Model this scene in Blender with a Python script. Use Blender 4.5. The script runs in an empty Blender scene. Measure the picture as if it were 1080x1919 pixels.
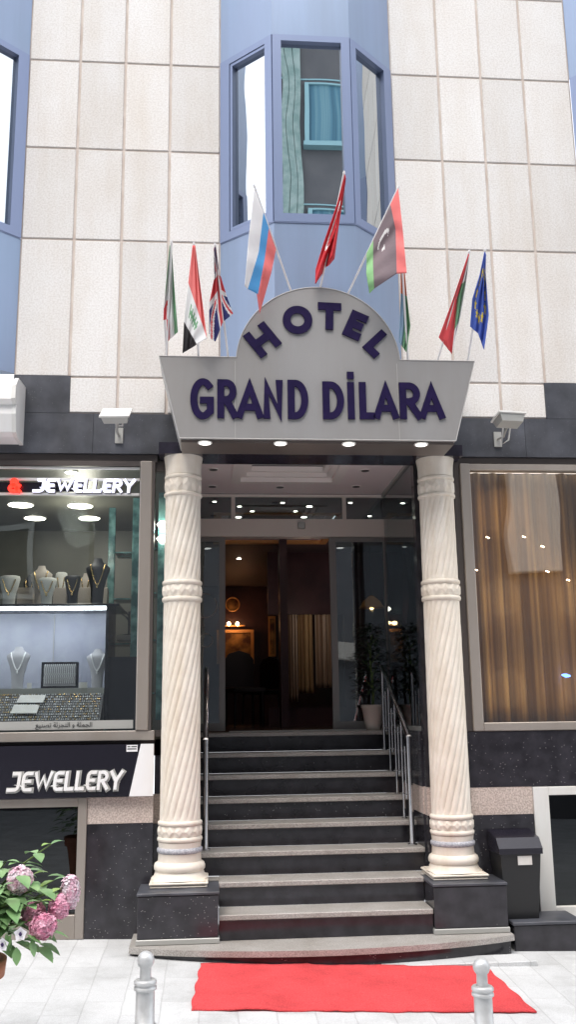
import bpy, math, random
import numpy as np
from mathutils import Vector, Matrix
random.seed(7)
PI=math.pi
sc=bpy.context.scene
COL=sc.collection
# ------------------------------------------------------------------ camera (solved from the facade grid)
YAW,PITCH,ROLL,FPX=0.08406809,0.20810315,-0.01387934,1769.02783
CAM=Vector((-0.7948,-7.0,1.55))
cy,sy,cp,sp=math.cos(YAW),math.sin(YAW),math.cos(PITCH),math.sin(PITCH)
FW=Vector((sy*cp,cy*cp,sp)); RT=Vector((cy,-sy,0)); UP=RT.cross(FW)
R2=RT*math.cos(ROLL)+UP*math.sin(ROLL); U2=UP*math.cos(ROLL)-RT*math.sin(ROLL)
def ray(u,v): return R2*((u-540)/FPX)-U2*((v-959.5)/FPX)+FW
def W(u,v,Y=0.0):
    d=ray(u,v); return CAM+d*((Y-CAM.y)/d.y)
def WZ(u,v,z):
    d=ray(u,v); return CAM+d*((z-CAM.z)/d.z)
def gz(x,y): return -0.028*x+0.04*max(y,-9)          # the street falls to the right and away from the wall
def WG(u,v):
    z=0.0
    for _ in range(12):
        p=WZ(u,v,z); z=gz(p.x,p.y)
    return p
cd=bpy.data.cameras.new('camera'); cam=bpy.data.objects.new('camera',cd); COL.objects.link(cam)
cd.sensor_fit='VERTICAL'; cd.sensor_height=24; cd.lens=24*FPX/1919.0; cd.clip_end=500; cd.clip_start=.05
M=Matrix((R2,U2,-FW)).transposed().to_4x4(); M.translation=CAM; cam.matrix_world=M
sc.camera=cam
# ------------------------------------------------------------------ materials
def mat(name,col,rough=.6,metal=0,spec=.5,noise=None,bump=None,coat=0,island=0,alpha=None):
    m=bpy.data.materials.new(name); m.use_nodes=True; nt=m.node_tree; N=nt.nodes; L=nt.links
    b=N['Principled BSDF']; b.inputs['Base Color'].default_value=(*col,1); b.inputs['Roughness'].default_value=rough
    b.inputs['Metallic'].default_value=metal; b.inputs['Specular IOR Level'].default_value=spec
    if coat: b.inputs['Coat Weight'].default_value=coat; b.inputs['Coat Roughness'].default_value=.05
    tc=N.new('ShaderNodeTexCoord')
    if noise:
        sc_,col2,lo,hi=noise[:4]; det=noise[4] if len(noise)>4 else 6
        n=N.new('ShaderNodeTexNoise'); n.inputs['Scale'].default_value=sc_; n.inputs['Detail'].default_value=det
        L.new(tc.outputs['Object'],n.inputs['Vector'])
        r=N.new('ShaderNodeValToRGB'); r.color_ramp.elements[0].position=lo; r.color_ramp.elements[1].position=hi
        r.color_ramp.elements[0].color=(*col,1); r.color_ramp.elements[1].color=(*col2,1)
        L.new(n.outputs['Fac'],r.inputs['Fac']); out=r.outputs['Color']
        if island:
            g=N.new('ShaderNodeNewGeometry'); mr=N.new('ShaderNodeMapRange'); mr.inputs['To Min'].default_value=1-island; mr.inputs['To Max'].default_value=1.0
            L.new(g.outputs['Random Per Island'],mr.inputs['Value'])
            mx=N.new('ShaderNodeMix'); mx.data_type='RGBA'; mx.blend_type='MULTIPLY'; mx.inputs['Factor'].default_value=1
            L.new(out,mx.inputs['A']); L.new(mr.outputs['Result'],mx.inputs['B']); out=mx.outputs['Result']
        L.new(out,b.inputs['Base Color'])
    if bump:
        n2=N.new('ShaderNodeTexNoise'); n2.inputs['Scale'].default_value=bump[0]; n2.inputs['Detail'].default_value=5
        L.new(tc.outputs['Object'],n2.inputs['Vector'])
        bp=N.new('ShaderNodeBump'); bp.inputs['Strength'].default_value=bump[1]; bp.inputs['Distance'].default_value=bump[2]
        L.new(n2.outputs['Fac'],bp.inputs['Height']); L.new(bp.outputs['Normal'],b.inputs['Normal'])
    return m
def weather(m,lo=.8,sc_=(2.2,2.2,.35),p0=.3,p1=.62,tint=(1,.97,.93),detail=8,dirt=False):
    nt=m.node_tree; N=nt.nodes; L=nt.links; b=N['Principled BSDF']; inp=b.inputs['Base Color']
    tc=N.new('ShaderNodeTexCoord'); mp=N.new('ShaderNodeMapping'); mp.inputs['Scale'].default_value=sc_; L.new(tc.outputs['Object'],mp.inputs['Vector'])
    n=N.new('ShaderNodeTexNoise'); n.inputs['Scale'].default_value=1; n.inputs['Detail'].default_value=detail; n.inputs['Roughness'].default_value=.62; L.new(mp.outputs['Vector'],n.inputs['Vector'])
    r=N.new('ShaderNodeValToRGB'); r.color_ramp.elements[0].position=p0; r.color_ramp.elements[1].position=p1
    r.color_ramp.elements[0].color=(lo*tint[0],lo*tint[1],lo*tint[2],1); r.color_ramp.elements[1].color=(1,1,1,1); L.new(n.outputs['Fac'],r.inputs['Fac'])
    mx=N.new('ShaderNodeMix'); mx.data_type='RGBA'; mx.blend_type='MULTIPLY'; mx.inputs['Factor'].default_value=1
    if inp.links: L.new(inp.links[0].from_socket,mx.inputs['A'])
    else: mx.inputs['A'].default_value=inp.default_value[:]
    L.new(r.outputs['Color'],mx.inputs['B']); L.new(mx.outputs['Result'],inp)
def granite(name,base,fleck,rough=.12,sc_=55,th=.16,sc2=9):
    m=bpy.data.materials.new(name); m.use_nodes=True; nt=m.node_tree; N=nt.nodes; L=nt.links
    b=N['Principled BSDF']; tc=N.new('ShaderNodeTexCoord')
    v=N.new('ShaderNodeTexVoronoi'); v.inputs['Scale'].default_value=sc_; L.new(tc.outputs['Object'],v.inputs['Vector'])
    r=N.new('ShaderNodeValToRGB'); r.color_ramp.elements[0].position=th*.6; r.color_ramp.elements[1].position=th
    r.color_ramp.elements[0].color=(1,1,1,1); r.color_ramp.elements[1].color=(0,0,0,1)
    L.new(v.outputs['Distance'],r.inputs['Fac'])
    # only some cells carry a fleck
    gt=N.new('ShaderNodeMath'); gt.operation='GREATER_THAN'; gt.inputs[1].default_value=.72
    L.new(v.outputs['Color'],gt.inputs[0])
    mu=N.new('ShaderNodeMath'); mu.operation='MULTIPLY'; L.new(r.outputs['Color'],mu.inputs[0]); L.new(gt.outputs[0],mu.inputs[1])
    n=N.new('ShaderNodeTexNoise'); n.inputs['Scale'].default_value=sc2; n.inputs['Detail'].default_value=8; L.new(tc.outputs['Object'],n.inputs['Vector'])
    r2=N.new('ShaderNodeValToRGB'); r2.color_ramp.elements[0].position=.35; r2.color_ramp.elements[1].position=.75
    r2.color_ramp.elements[0].color=(*base,1); r2.color_ramp.elements[1].color=(*[c*2.1+.004 for c in base],1)
    L.new(n.outputs['Fac'],r2.inputs['Fac'])
    mx=N.new('ShaderNodeMix'); mx.data_type='RGBA'; L.new(mu.outputs[0],mx.inputs['Factor']); L.new(r2.outputs['Color'],mx.inputs['A']); mx.inputs['B'].default_value=(*fleck,1)
    L.new(mx.outputs['Result'],b.inputs['Base Color']); b.inputs['Roughness'].default_value=rough
    n3=N.new('ShaderNodeTexNoise'); n3.inputs['Scale'].default_value=2.3; L.new(tc.outputs['Object'],n3.inputs['Vector'])
    mr=N.new('ShaderNodeMapRange'); mr.inputs['To Min'].default_value=rough*.6; mr.inputs['To Max'].default_value=rough*1.9
    L.new(n3.outputs['Fac'],mr.inputs['Value']); L.new(mr.outputs['Result'],b.inputs['Roughness'])
    return m
def glass(name,tint,refl=.5,rough=.01,base_refl=.05):
    m=bpy.data.materials.new(name); m.use_nodes=True; nt=m.node_tree; N=nt.nodes; L=nt.links
    N.remove(N['Principled BSDF']); o=N['Material Output']
    t=N.new('ShaderNodeBsdfTransparent'); t.inputs['Color'].default_value=(*tint,1)
    g=N.new('ShaderNodeBsdfGlossy'); g.inputs['Roughness'].default_value=rough; g.inputs['Color'].default_value=(.9,.95,.97,1)
    lw=N.new('ShaderNodeLayerWeight'); lw.inputs['Blend'].default_value=.35
    mr=N.new('ShaderNodeMapRange'); mr.inputs['To Min'].default_value=base_refl; mr.inputs['To Max'].default_value=refl
    L.new(lw.outputs['Fresnel'],mr.inputs['Value'])
    tc=N.new('ShaderNodeTexCoord'); n=N.new('ShaderNodeTexNoise'); n.inputs['Scale'].default_value=1.1; n.inputs['Detail'].default_value=1
    L.new(tc.outputs['Object'],n.inputs['Vector']); bp=N.new('ShaderNodeBump'); bp.inputs['Strength'].default_value=.05; bp.inputs['Distance'].default_value=.1
    L.new(n.outputs['Fac'],bp.inputs['Height']); L.new(bp.outputs['Normal'],g.inputs['Normal'])
    x=N.new('ShaderNodeMixShader'); L.new(mr.outputs['Result'],x.inputs[0]); L.new(t.outputs[0],x.inputs[1]); L.new(g.outputs[0],x.inputs[2]); L.new(x.outputs[0],o.inputs['Surface'])
    return m
def emit(name,col,s):
    m=bpy.data.materials.new(name); m.use_nodes=True; nt=m.node_tree; N=nt.nodes
    b=N['Principled BSDF']; b.inputs['Base Color'].default_value=(*col,1); b.inputs['Emission Color'].default_value=(*col,1); b.inputs['Emission Strength'].default_value=s
    return m
def stripes(name,c1,c2,c3,scale,rough=.8):
    m=bpy.data.materials.new(name); m.use_nodes=True; nt=m.node_tree; N=nt.nodes; L=nt.links; b=N['Principled BSDF']; b.inputs['Roughness'].default_value=rough
    tc=N.new('ShaderNodeTexCoord'); mp=N.new('ShaderNodeMapping'); mp.inputs['Scale'].default_value=(scale,scale,.15); L.new(tc.outputs['Object'],mp.inputs['Vector'])
    n=N.new('ShaderNodeTexNoise'); n.inputs['Scale'].default_value=1; n.inputs['Detail'].default_value=3; L.new(mp.outputs['Vector'],n.inputs['Vector'])
    r=N.new('ShaderNodeValToRGB'); r.color_ramp.elements[0].position=.35; r.color_ramp.elements[0].color=(*c1,1); r.color_ramp.elements[1].position=.68; r.color_ramp.elements[1].color=(*c3,1)
    e=r.color_ramp.elements.new(.5); e.color=(*c2,1)
    L.new(n.outputs['Fac'],r.inputs['Fac']); L.new(r.outputs['Color'],b.inputs['Base Color']); return m
MT={}
MT['tile']=mat('pale_stone',(.70,.68,.655),.8,noise=(70,(.81,.80,.785),.36,.60,8),bump=(170,.55,.006),island=.13)
MT['grout']=mat('grout',(.50,.42,.37),.9,noise=(6,(.64,.57,.52),.3,.7))
MT['pink']=mat('pink_stone',(.40,.33,.29),.8,noise=(90,(.62,.53,.48),.4,.62,8),bump=(180,.5,.005))
MT['granite']=granite('black_granite',(.017,.016,.020),(.35,.34,.33))
MT['granite_dark']=granite('black_granite_riser',(.012,.011,.014),(.26,.26,.26),.2,45,.14)
MT['band']=granite('grey_granite',(.045,.048,.058),(.2,.21,.23),.32,60,.15,5)
MT['tread']=mat('tread_granite',(.26,.245,.23),.42,noise=(150,(.50,.48,.455),.35,.65,6),bump=(3,.12,.01))
MT['bay']=mat('blue_panel',(.235,.315,.45),.30,metal=.2,noise=(1.1,(.25,.32,.47),.3,.7,2))
MT['bayframe']=mat('blue_frame',(.20,.25,.39),.30,metal=.2)
MT['bayglass']=glass('window_glass',(.22,.30,.32),1.0,.004,.55)
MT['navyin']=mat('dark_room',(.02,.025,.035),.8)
MT['sign']=mat('silver_panel',(.29,.285,.285),.42,metal=.25,noise=(1.6,(.32,.315,.315),.3,.7,3))
MT['signside']=mat('silver_edge',(.42,.41,.40),.4,metal=.1)
MT['purple']=mat('purple_letter',(.008,.0035,.036),.7,spec=.15,noise=(14,(.012,.0055,.047),.4,.7))
MT['soffit']=mat('bronze_soffit',(.10,.082,.075),.35,noise=(3,(.13,.11,.10),.3,.7))
MT['beam']=granite('dark_beam',(.016,.014,.022),(.06,.06,.08),.12)
MT['cream']=mat('column_stone',(.70,.635,.55),.66,noise=(7,(.80,.745,.66),.3,.7,6),bump=(60,.25,.004))
MT['rope']=mat('grey_rope',(.30,.31,.35),.7,noise=(90,(.5,.5,.53),.4,.6))
MT['alu']=mat('champagne_aluminium',(.36,.325,.295),.38,metal=.4)
MT['header']=mat('pale_header',(.66,.60,.54),.4,metal=.1)
MT['doorframe']=mat('door_frame',(.22,.21,.20),.4,metal=.3)
MT['aludk']=mat('brown_aluminium',(.10,.085,.08),.4,metal=.3)
MT['aluwh']=mat('white_frame',(.68,.68,.66),.45)
MT['alugr']=mat('grey_frame',(.40,.40,.38),.4,metal=.2)
MT['steel']=mat('stainless',(.62,.62,.63),.16,metal=1)
MT['bollard']=mat('bollard_metal',(.50,.51,.51),.42,metal=.35,noise=(30,(.60,.61,.61),.3,.7))
MT['ceil']=mat('porch_ceiling',(.84,.76,.76),.5)
MT['ceil2']=mat('porch_cornice',(.85,.80,.77),.5)
MT['black']=mat('black_plastic',(.012,.012,.013),.35)
MT['blackboard']=mat('black_board',(.012,.011,.018),.22)
MT['white']=mat('white_paint',(.80,.80,.80),.45)
MT['pole']=mat('white_pole',(.75,.74,.74),.35)
MT['maroon']=mat('lobby_wall',(.055,.022,.025),.45,noise=(3,(.10,.040,.042),.4,.7))
MT['lobbyfloor']=mat('lobby_floor',(.05,.03,.025),.2)
MT['lobbyceil']=mat('lobby_ceiling',(.13,.095,.10),.6)
MT['orange']=mat('gilt_moulding',(.75,.36,.12),.5)
MT['cloths']=stripes('cream_curtain',(.55,.42,.30),(.30,.20,.12),(.75,.66,.52),26)
MT['gold']=stripes('gold_curtain',(.28,.18,.09),(.44,.30,.15),(.66,.50,.26),22)
MT['grncurt']=stripes('grey_green_curtain',(.03,.035,.035),(.055,.06,.06),(.09,.10,.095),22)
MT['doorglass']=glass('door_glass',(.55,.62,.62),.9,.005,.10)
MT['shopglass']=glass('shop_glass',(.93,.96,.95),.7,.005,.05)
MT['bronze']=glass('bronze_glass',(.88,.80,.70),.95,.006,.15)
MT['blackglass']=glass('basement_glass',(.10,.10,.11),.45,.01,.03)
MT['sideglass']=glass('side_glass',(.40,.44,.44),.95,.005,.22)
MT['teal']=mat('teal_glass_edge',(.05,.15,.15),.08,spec=.8,noise=(9,(.25,.50,.48),.4,.65))
MT['velvet']=mat('case_back',(.32,.34,.43),.8,noise=(5,(.44,.46,.54),.3,.7))
MT['shopwall']=mat('shop_wall',(.10,.10,.085),.4,noise=(2,(.135,.135,.115),.4,.7))
MT['beige']=mat('beige_block',(.58,.51,.45),.6)
MT['bustw']=mat('white_bust',(.85,.84,.80),.5)
MT['bustg']=mat('grey_bust',(.40,.40,.43),.6)
MT['bustb']=mat('black_bust',(.02,.02,.025),.5)
MT['goldm']=mat('gold_metal',(.85,.62,.30),.22,metal=1)
MT['silverm']=mat('silver_metal',(.85,.85,.87),.35,metal=.4)
MT['lamp']=emit('white_lamp',(1,.93,.80),9)
MT['lampdim']=emit('soft_white_lamp',(1,.97,.93),1.3)
MT['lampsmall']=emit('ceiling_spot',(1,.88,.75),16)
MT['lampwarm']=emit('warm_bulb',(1,.55,.25),14)
MT['led']=emit('led_strip',(.93,.95,1),14)
MT['litletter']=emit('lit_letter',(.80,.82,1),.75)
MT['litred']=emit('lit_red_letter',(1,.03,.015),1.1)
MT['greenrefl']=emit('green_reflection_glow',(.30,.75,.55),.55)
MT['bluerefl']=emit('blue_reflection_glow',(.05,.15,1),9)
MT['terracotta']=mat('terracotta',(.42,.15,.085),.75,noise=(9,(.52,.22,.13),.3,.7),bump=(40,.3,.004))
MT['soil']=mat('soil',(.05,.03,.02),.95,bump=(60,.8,.01))
MT['leaf']=mat('leaf',(.16,.33,.12),.5,noise=(9,(.32,.50,.23),.35,.68,3),island=.45)
MT['leafy']=mat('young_leaf',(.22,.36,.07),.45,noise=(12,(.30,.45,.10),.35,.68,3),island=.2)
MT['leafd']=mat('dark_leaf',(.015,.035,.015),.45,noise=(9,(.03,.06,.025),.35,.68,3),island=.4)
MT['stem']=mat('stem',(.10,.15,.04),.6)
MT['petal']=mat('pink_petal',(.86,.52,.64),.6,noise=(30,(.92,.84,.88),.38,.62,2),island=.25)
MT['petal2']=mat('deep_pink_petal',(.78,.30,.45),.6,noise=(30,(.85,.48,.60),.38,.62,2),island=.3)
MT['pansy']=mat('white_petal',(.82,.80,.84),.6)
MT['pansyd']=mat('violet_petal',(.03,.015,.08),.6)
MT['concrete']=mat('opposite_concrete',(.20,.30,.285),.8,noise=(5,(.34,.43,.41),.35,.65,8))
MT['oppdark']=mat('opposite_render',(.10,.10,.11),.8,noise=(2,(.13,.128,.135),.3,.7))
MT['cyan']=mat('opposite_window_frame',(.27,.47,.52),.4)
MT['oppcurt']=stripes('opposite_curtain',(.05,.13,.19),(.09,.22,.30),(.18,.33,.38),9)
MT['picture']=mat('painting',(.10,.035,.015),.5,noise=(5,(.55,.28,.08),.4,.6))
# red carpet: short pile
MT['carpet']=mat('red_carpet',(.72,.055,.065),.95,noise=(120,(.86,.095,.10),.35,.65,6),bump=(170,1.0,.012))
def paver():
    m=bpy.data.materials.new('pale_pavers'); m.use_nodes=True; nt=m.node_tree; N=nt.nodes; L=nt.links; b=N['Principled BSDF']
    tc=N.new('ShaderNodeTexCoord'); mp=N.new('ShaderNodeMapping'); mp.inputs['Rotation'].default_value=(0,0,math.radians(90)); L.new(tc.outputs['Object'],mp.inputs['Vector'])
    n0=N.new('ShaderNodeTexNoise'); n0.inputs['Scale'].default_value=6; L.new(tc.outputs['Object'],n0.inputs['Vector'])
    va=N.new('ShaderNodeVectorMath'); va.operation='MULTIPLY_ADD'; va.inputs[1].default_value=(.012,.012,0); L.new(n0.outputs['Color'],va.inputs[0]); L.new(mp.outputs['Vector'],va.inputs[2])
    br=N.new('ShaderNodeTexBrick'); br.inputs['Scale'].default_value=1; br.inputs['Brick Width'].default_value=.42; br.inputs['Row Height'].default_value=.21
    br.inputs['Mortar Size'].default_value=.0045; br.inputs['Mortar Smooth'].default_value=.4; br.inputs['Bias'].default_value=-.2
    br.inputs['Color1'].default_value=(.50,.51,.515,1); br.inputs['Color2'].default_value=(.57,.58,.585,1); br.inputs['Mortar'].default_value=(.45,.455,.46,1)
    L.new(va.outputs[0],br.inputs['Vector'])
    n=N.new('ShaderNodeTexNoise'); n.inputs['Scale'].default_value=2.2; n.inputs['Detail'].default_value=10; n.inputs['Roughness'].default_value=.65; L.new(tc.outputs['Object'],n.inputs['Vector'])
    r=N.new('ShaderNodeValToRGB'); r.color_ramp.elements[0].position=.3; r.color_ramp.elements[0].color=(.78,.78,.77,1); r.color_ramp.elements[1].position=.55; r.color_ramp.elements[1].color=(1.05,1.05,1.05,1); L.new(n.outputs['Fac'],r.inputs['Fac'])
    n5=N.new('ShaderNodeTexNoise'); n5.inputs['Scale'].default_value=140; n5.inputs['Detail'].default_value=4; L.new(tc.outputs['Object'],n5.inputs['Vector'])
    r5=N.new('ShaderNodeValToRGB'); r5.color_ramp.elements[0].position=.3; r5.color_ramp.elements[0].color=(.86,.86,.86,1); r5.color_ramp.elements[1].position=.62; r5.color_ramp.elements[1].color=(1.05,1.05,1.05,1); L.new(n5.outputs['Fac'],r5.inputs['Fac'])
    mx=N.new('ShaderNodeMix'); mx.data_type='RGBA'; mx.blend_type='MULTIPLY'; mx.inputs['Factor'].default_value=1
    L.new(br.outputs['Color'],mx.inputs['A']); L.new(r.outputs['Color'],mx.inputs['B'])
    m2=N.new('ShaderNodeMix'); m2.data_type='RGBA'; m2.blend_type='MULTIPLY'; m2.inputs['Factor'].default_value=1
    L.new(mx.outputs['Result'],m2.inputs['A']); L.new(r5.outputs['Color'],m2.inputs['B']); L.new(m2.outputs['Result'],b.inputs['Base Color'])
    b.inputs['Roughness'].default_value=.7
    bp=N.new('ShaderNodeBump'); bp.inputs['Strength'].default_value=.5; bp.inputs['Distance'].default_value=.004; L.new(br.outputs['Fac'],bp.inputs['Height']); bp.invert=True; L.new(bp.outputs['Normal'],b.inputs['Normal'])
    return m
MT['paver']=paver()
weather(MT['tile'],.92,(3.2,3.2,.5),.30,.55,(1,.965,.92)); weather(MT['tile'],.94,(.9,.9,.9),.35,.6,(1,.975,.95),3)
weather(MT['bay'],.88,(3,3,.25)); weather(MT['sign'],.88,(2.5,2.5,.5)); weather(MT['cream'],.87,(9,9,1.2),.30,.55,(1,.95,.88)); weather(MT['band'],.75,(4,4,.8)); weather(MT['carpet'],.78,(3.2,3.2,3.2),.34,.58,(1,.92,.92)); weather(MT['tread'],.78,(5,5,5)); weather(MT['aluwh'],.88,(4,4,1)); weather(MT['white'],.92,(4,4,1)); weather(MT['terracotta'],.7,(8,8,3)); weather(MT['alu'],.85,(3,3,.6))
# ------------------------------------------------------------------ mesh builder
class MB:
    def __init__(s): s.v=[]; s.f=[]; s.m=[]; s.smooth=[]
    def add(s,vs,fs,mi=0,sm=False):
        o=len(s.v); s.v+= [tuple(x) for x in vs]
        for f in fs: s.f.append(tuple(i+o for i in f)); s.m.append(mi); s.smooth.append(sm)
    def box(s,x0,x1,y0,y1,z0,z1,mi=0,b=0.0):
        if b<=0:
            v=[(x0,y0,z0),(x1,y0,z0),(x1,y1,z0),(x0,y1,z0),(x0,y0,z1),(x1,y0,z1),(x1,y1,z1),(x0,y1,z1)]
            s.add(v,[(0,3,2,1),(4,5,6,7),(0,1,5,4),(1,2,6,5),(2,3,7,6),(3,0,4,7)],mi); return
        # chamfered box
        vs=[];ix={}
        for cx_ in (0,1):
            for cy_ in (0,1):
                for cz_ in (0,1):
                    X=(x0,x1)[cx_];Y=(y0,y1)[cy_];Z=(z0,z1)[cz_]
                    dx=b if cx_==0 else -b; dy=b if cy_==0 else -b; dz=b if cz_==0 else -b
                    for k,p in enumerate([(X,Y+dy,Z+dz),(X+dx,Y,Z+dz),(X+dx,Y+dy,Z)]):
                        ix[(cx_,cy_,cz_,k)]=len(vs); vs.append(p)
        g=lambda a,b_,c,k: ix[(a,b_,c,k)]
        F=[]
        F.append((g(0,0,0,0),g(0,0,1,0),g(0,1,1,0),g(0,1,0,0))); F.append((g(1,0,0,0),g(1,1,0,0),g(1,1,1,0),g(1,0,1,0)))
        F.append((g(0,0,0,1),g(1,0,0,1),g(1,0,1,1),g(0,0,1,1))); F.append((g(0,1,0,1),g(0,1,1,1),g(1,1,1,1),g(1,1,0,1)))
        F.append((g(0,0,0,2),g(0,1,0,2),g(1,1,0,2),g(1,0,0,2))); F.append((g(0,0,1,2),g(1,0,1,2),g(1,1,1,2),g(0,1,1,2)))
        for a in (0,1):
            for b_ in (0,1):
                F.append((g(a,b_,0,0),g(a,b_,1,0),g(a,b_,1,1),g(a,b_,0,1)))
                F.append((g(a,0,b_,0),g(a,1,b_,0),g(a,1,b_,2),g(a,0,b_,2)))
                F.append((g(0,a,b_,1),g(1,a,b_,1),g(1,a,b_,2),g(0,a,b_,2)))
                for c in (0,1): F.append((g(a,b_,c,0),g(a,b_,c,1),g(a,b_,c,2)))
        s.add(vs,F,mi)
    def prism(s,poly,y0,y1,mi=0,axis='y',side=None):
        """poly of 2D points, extruded along an axis"""
        n=len(poly)
        if axis=='y': A=[(p[0],y0,p[1]) for p in poly]; B=[(p[0],y1,p[1]) for p in poly]
        elif axis=='z': A=[(p[0],p[1],y0) for p in poly]; B=[(p[0],p[1],y1) for p in poly]
        else: A=[(y0,p[0],p[1]) for p in poly]; B=[(y1,p[0],p[1]) for p in poly]
        s.add(A+B,[tuple(range(n)),tuple(range(2*n-1,n-1,-1))],mi)
        s.add(A+B,[(i,(i+1)%n,n+(i+1)%n,n+i) for i in range(n)],mi if side is None else side)
    def tube(s,pts,r,n=8,mi=0,cap=True):
        pts=[Vector(p) for p in pts]; rs=r if isinstance(r,(list,tuple)) else [r]*len(pts)
        rings=[]; prev=None
        for i,p in enumerate(pts):
            t=(pts[min(i+1,len(pts)-1)]-pts[max(i-1,0)]).normalized()
            if prev is None: a=t.cross(Vector((0,0,1))); a=a if a.length>.05 else t.cross(Vector((1,0,0)))
            else: a=prev-t*prev.dot(t)
            a.normalize(); prev=a; b=t.cross(a)
            rings.append([p+(a*math.cos(2*PI*k/n)+b*math.sin(2*PI*k/n))*rs[i] for k in range(n)])
        V=[q for rr in rings for q in rr]; F=[]
        for i in range(len(pts)-1):
            for k in range(n): F.append((i*n+k,i*n+(k+1)%n,(i+1)*n+(k+1)%n,(i+1)*n+k))
        s.add(V,F,mi,True)
        if cap: s.add(rings[0],[tuple(range(n-1,-1,-1))],mi); s.add(rings[-1],[tuple(range(n))],mi)
    def lathe(s,prof,cx_,cy_,n=40,mi=0,sm=True,sq=1.0):
        V=[];F=[]
        for (r,z) in prof:
            for k in range(n): a=2*PI*k/n; V.append((cx_+r*math.cos(a),cy_+r*math.sin(a)*sq,z))
        for i in range(len(prof)-1):
            for k in range(n): F.append((i*n+k,i*n+(k+1)%n,(i+1)*n+(k+1)%n,(i+1)*n+k))
        s.add(V,F,mi,sm)
        s.add([V[k] for k in range(n)],[tuple(range(n-1,-1,-1))],mi); s.add([V[-n+k] for k in range(n)],[tuple(range(n))],mi)
    def build(s,name,mats,parent=None,loc=None):
        me=bpy.data.meshes.new(name)
        c=Vector(loc) if loc is not None else Vector((0,0,0))
        me.from_pydata([tuple(Vector(v)-c) for v in s.v],[],s.f)
        for m in (mats if isinstance(mats,(list,tuple)) else [mats]): me.materials.append(MT[m] if isinstance(m,str) else m)
        me.polygons.foreach_set('material_index',s.m); me.polygons.foreach_set('use_smooth',s.smooth)
        me.update()
        o=bpy.data.objects.new(name,me); COL.objects.link(o)
        if parent is not None:
            o.parent=parent
            # walk up for the world offset
            w=Vector((0,0,0)); p=parent
            while p is not None: w+=p.location; p=p.parent
            o.location=c-w
        else: o.location=c
        return o
def tag(o,label=None,cat=None,group=None,kind=None):
    if label: o['label']=label
    if cat: o['category']=cat
    if group: o['group']=group
    if kind: o['kind']=kind
    return o
def thing(name,loc,label,cat,group=None,kind=None):
    o=bpy.data.objects.new(name,None); COL.objects.link(o); o.location=loc; o.empty_display_size=.1
    return tag(o,label,cat,group,kind)
def copy_tree(o,parent=None):
    c=o.copy(); COL.objects.link(c)
    if parent is not None: c.parent=parent
    for ch in [x for x in COL.objects if x.parent==o]: copy_tree(ch,c)
    return c
# ================================================================== GROUND
g=MB()
xs=[-60,-8,-4,-2.3,0,2.3,5,12,60]; ys=[-60,-12,-9,-7,-5,-3,-1.5,0,.35]
V=[(x,y,gz(x,y)) for y in ys for x in xs]; n=len(xs)
g.add(V,[(j*n+i,j*n+i+1,(j+1)*n+i+1,(j+1)*n+i) for j in range(len(ys)-1) for i in range(n-1)])
tag(g.build('pavement','paver'),kind='structure')
# ================================================================== HOTEL BUILDING
HB=thing('hotel_building',(0,0,0),'pale stone hotel front with blue bay windows and black granite ground floor','building')
wx=.721; XJ=[.721,1.137,1.510,1.883,2.299]; ZR=[4.09,5.24,6.043,6.847,7.65,8.45,9.25]
PER=6.04   # bay period
gr=MB(); tl=MB()
for s in (-1,1):
    for rep in (0,1,2):
        off=0; tl=MB(); gr=MB()
        for i in range(4):
            for rev in ((0,) if rep==0 else (0,)):
                a,b=XJ[i],XJ[i+1]
                if rep: a,b=a+PER*rep-0,b+PER*rep-0
                x0,x1=(a,b) if s>0 else (-b,-a)
                rows=[(ZR[k],ZR[k+1]) for k in range(6)]
                if i<3 or rep: rows=[(3.80,4.09)]+rows
                for (z0,z1) in rows:
                    gp=.0105
                    tl.box(x0+gp,x1-gp,0,.03,z0+gp*.8,z1-gp*.8,0,.004)
        a,b=XJ[0]+PER*rep,XJ[4]+PER*rep
        x0,x1=(a,b) if s>0 else (-b,-a)
        gr.box(x0,x1,.009,.25,3.80,9.25)
        gr.build('wall','grout',HB); tl.build('stone_cladding','tile',HB)
# granite band
bd=MB()
for s in (-1,1):
    x0,x1=(1.0,12) if s>0 else (-12,-1.0)
    segs=np.linspace(x0,x1,17)
    bd.box(x0,x1,.012,.2,3.484,3.7965)
    for i in range(16): bd.box(segs[i]+.0012,segs[i+1]-.0012,-.004,.0118,3.482,3.797)
    a,b=(1.872,2.299) if s>0 else (-2.299,-1.872)
    bd.box(a,b,-.004,.0085,3.7995,4.098)
bd.build('granite_band','band',HB)
md=MB(); md.box(-.7195,.7195,.05,.24,3.53,4.6); md.build('wall','grout',HB)
sg=MB()
for x0,x1 in ((-12,-1.2),(1.10,12)): sg.box(x0,x1,.03,.2,3.425,3.481)
sg.build('lintel','aludk',HB)
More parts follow.
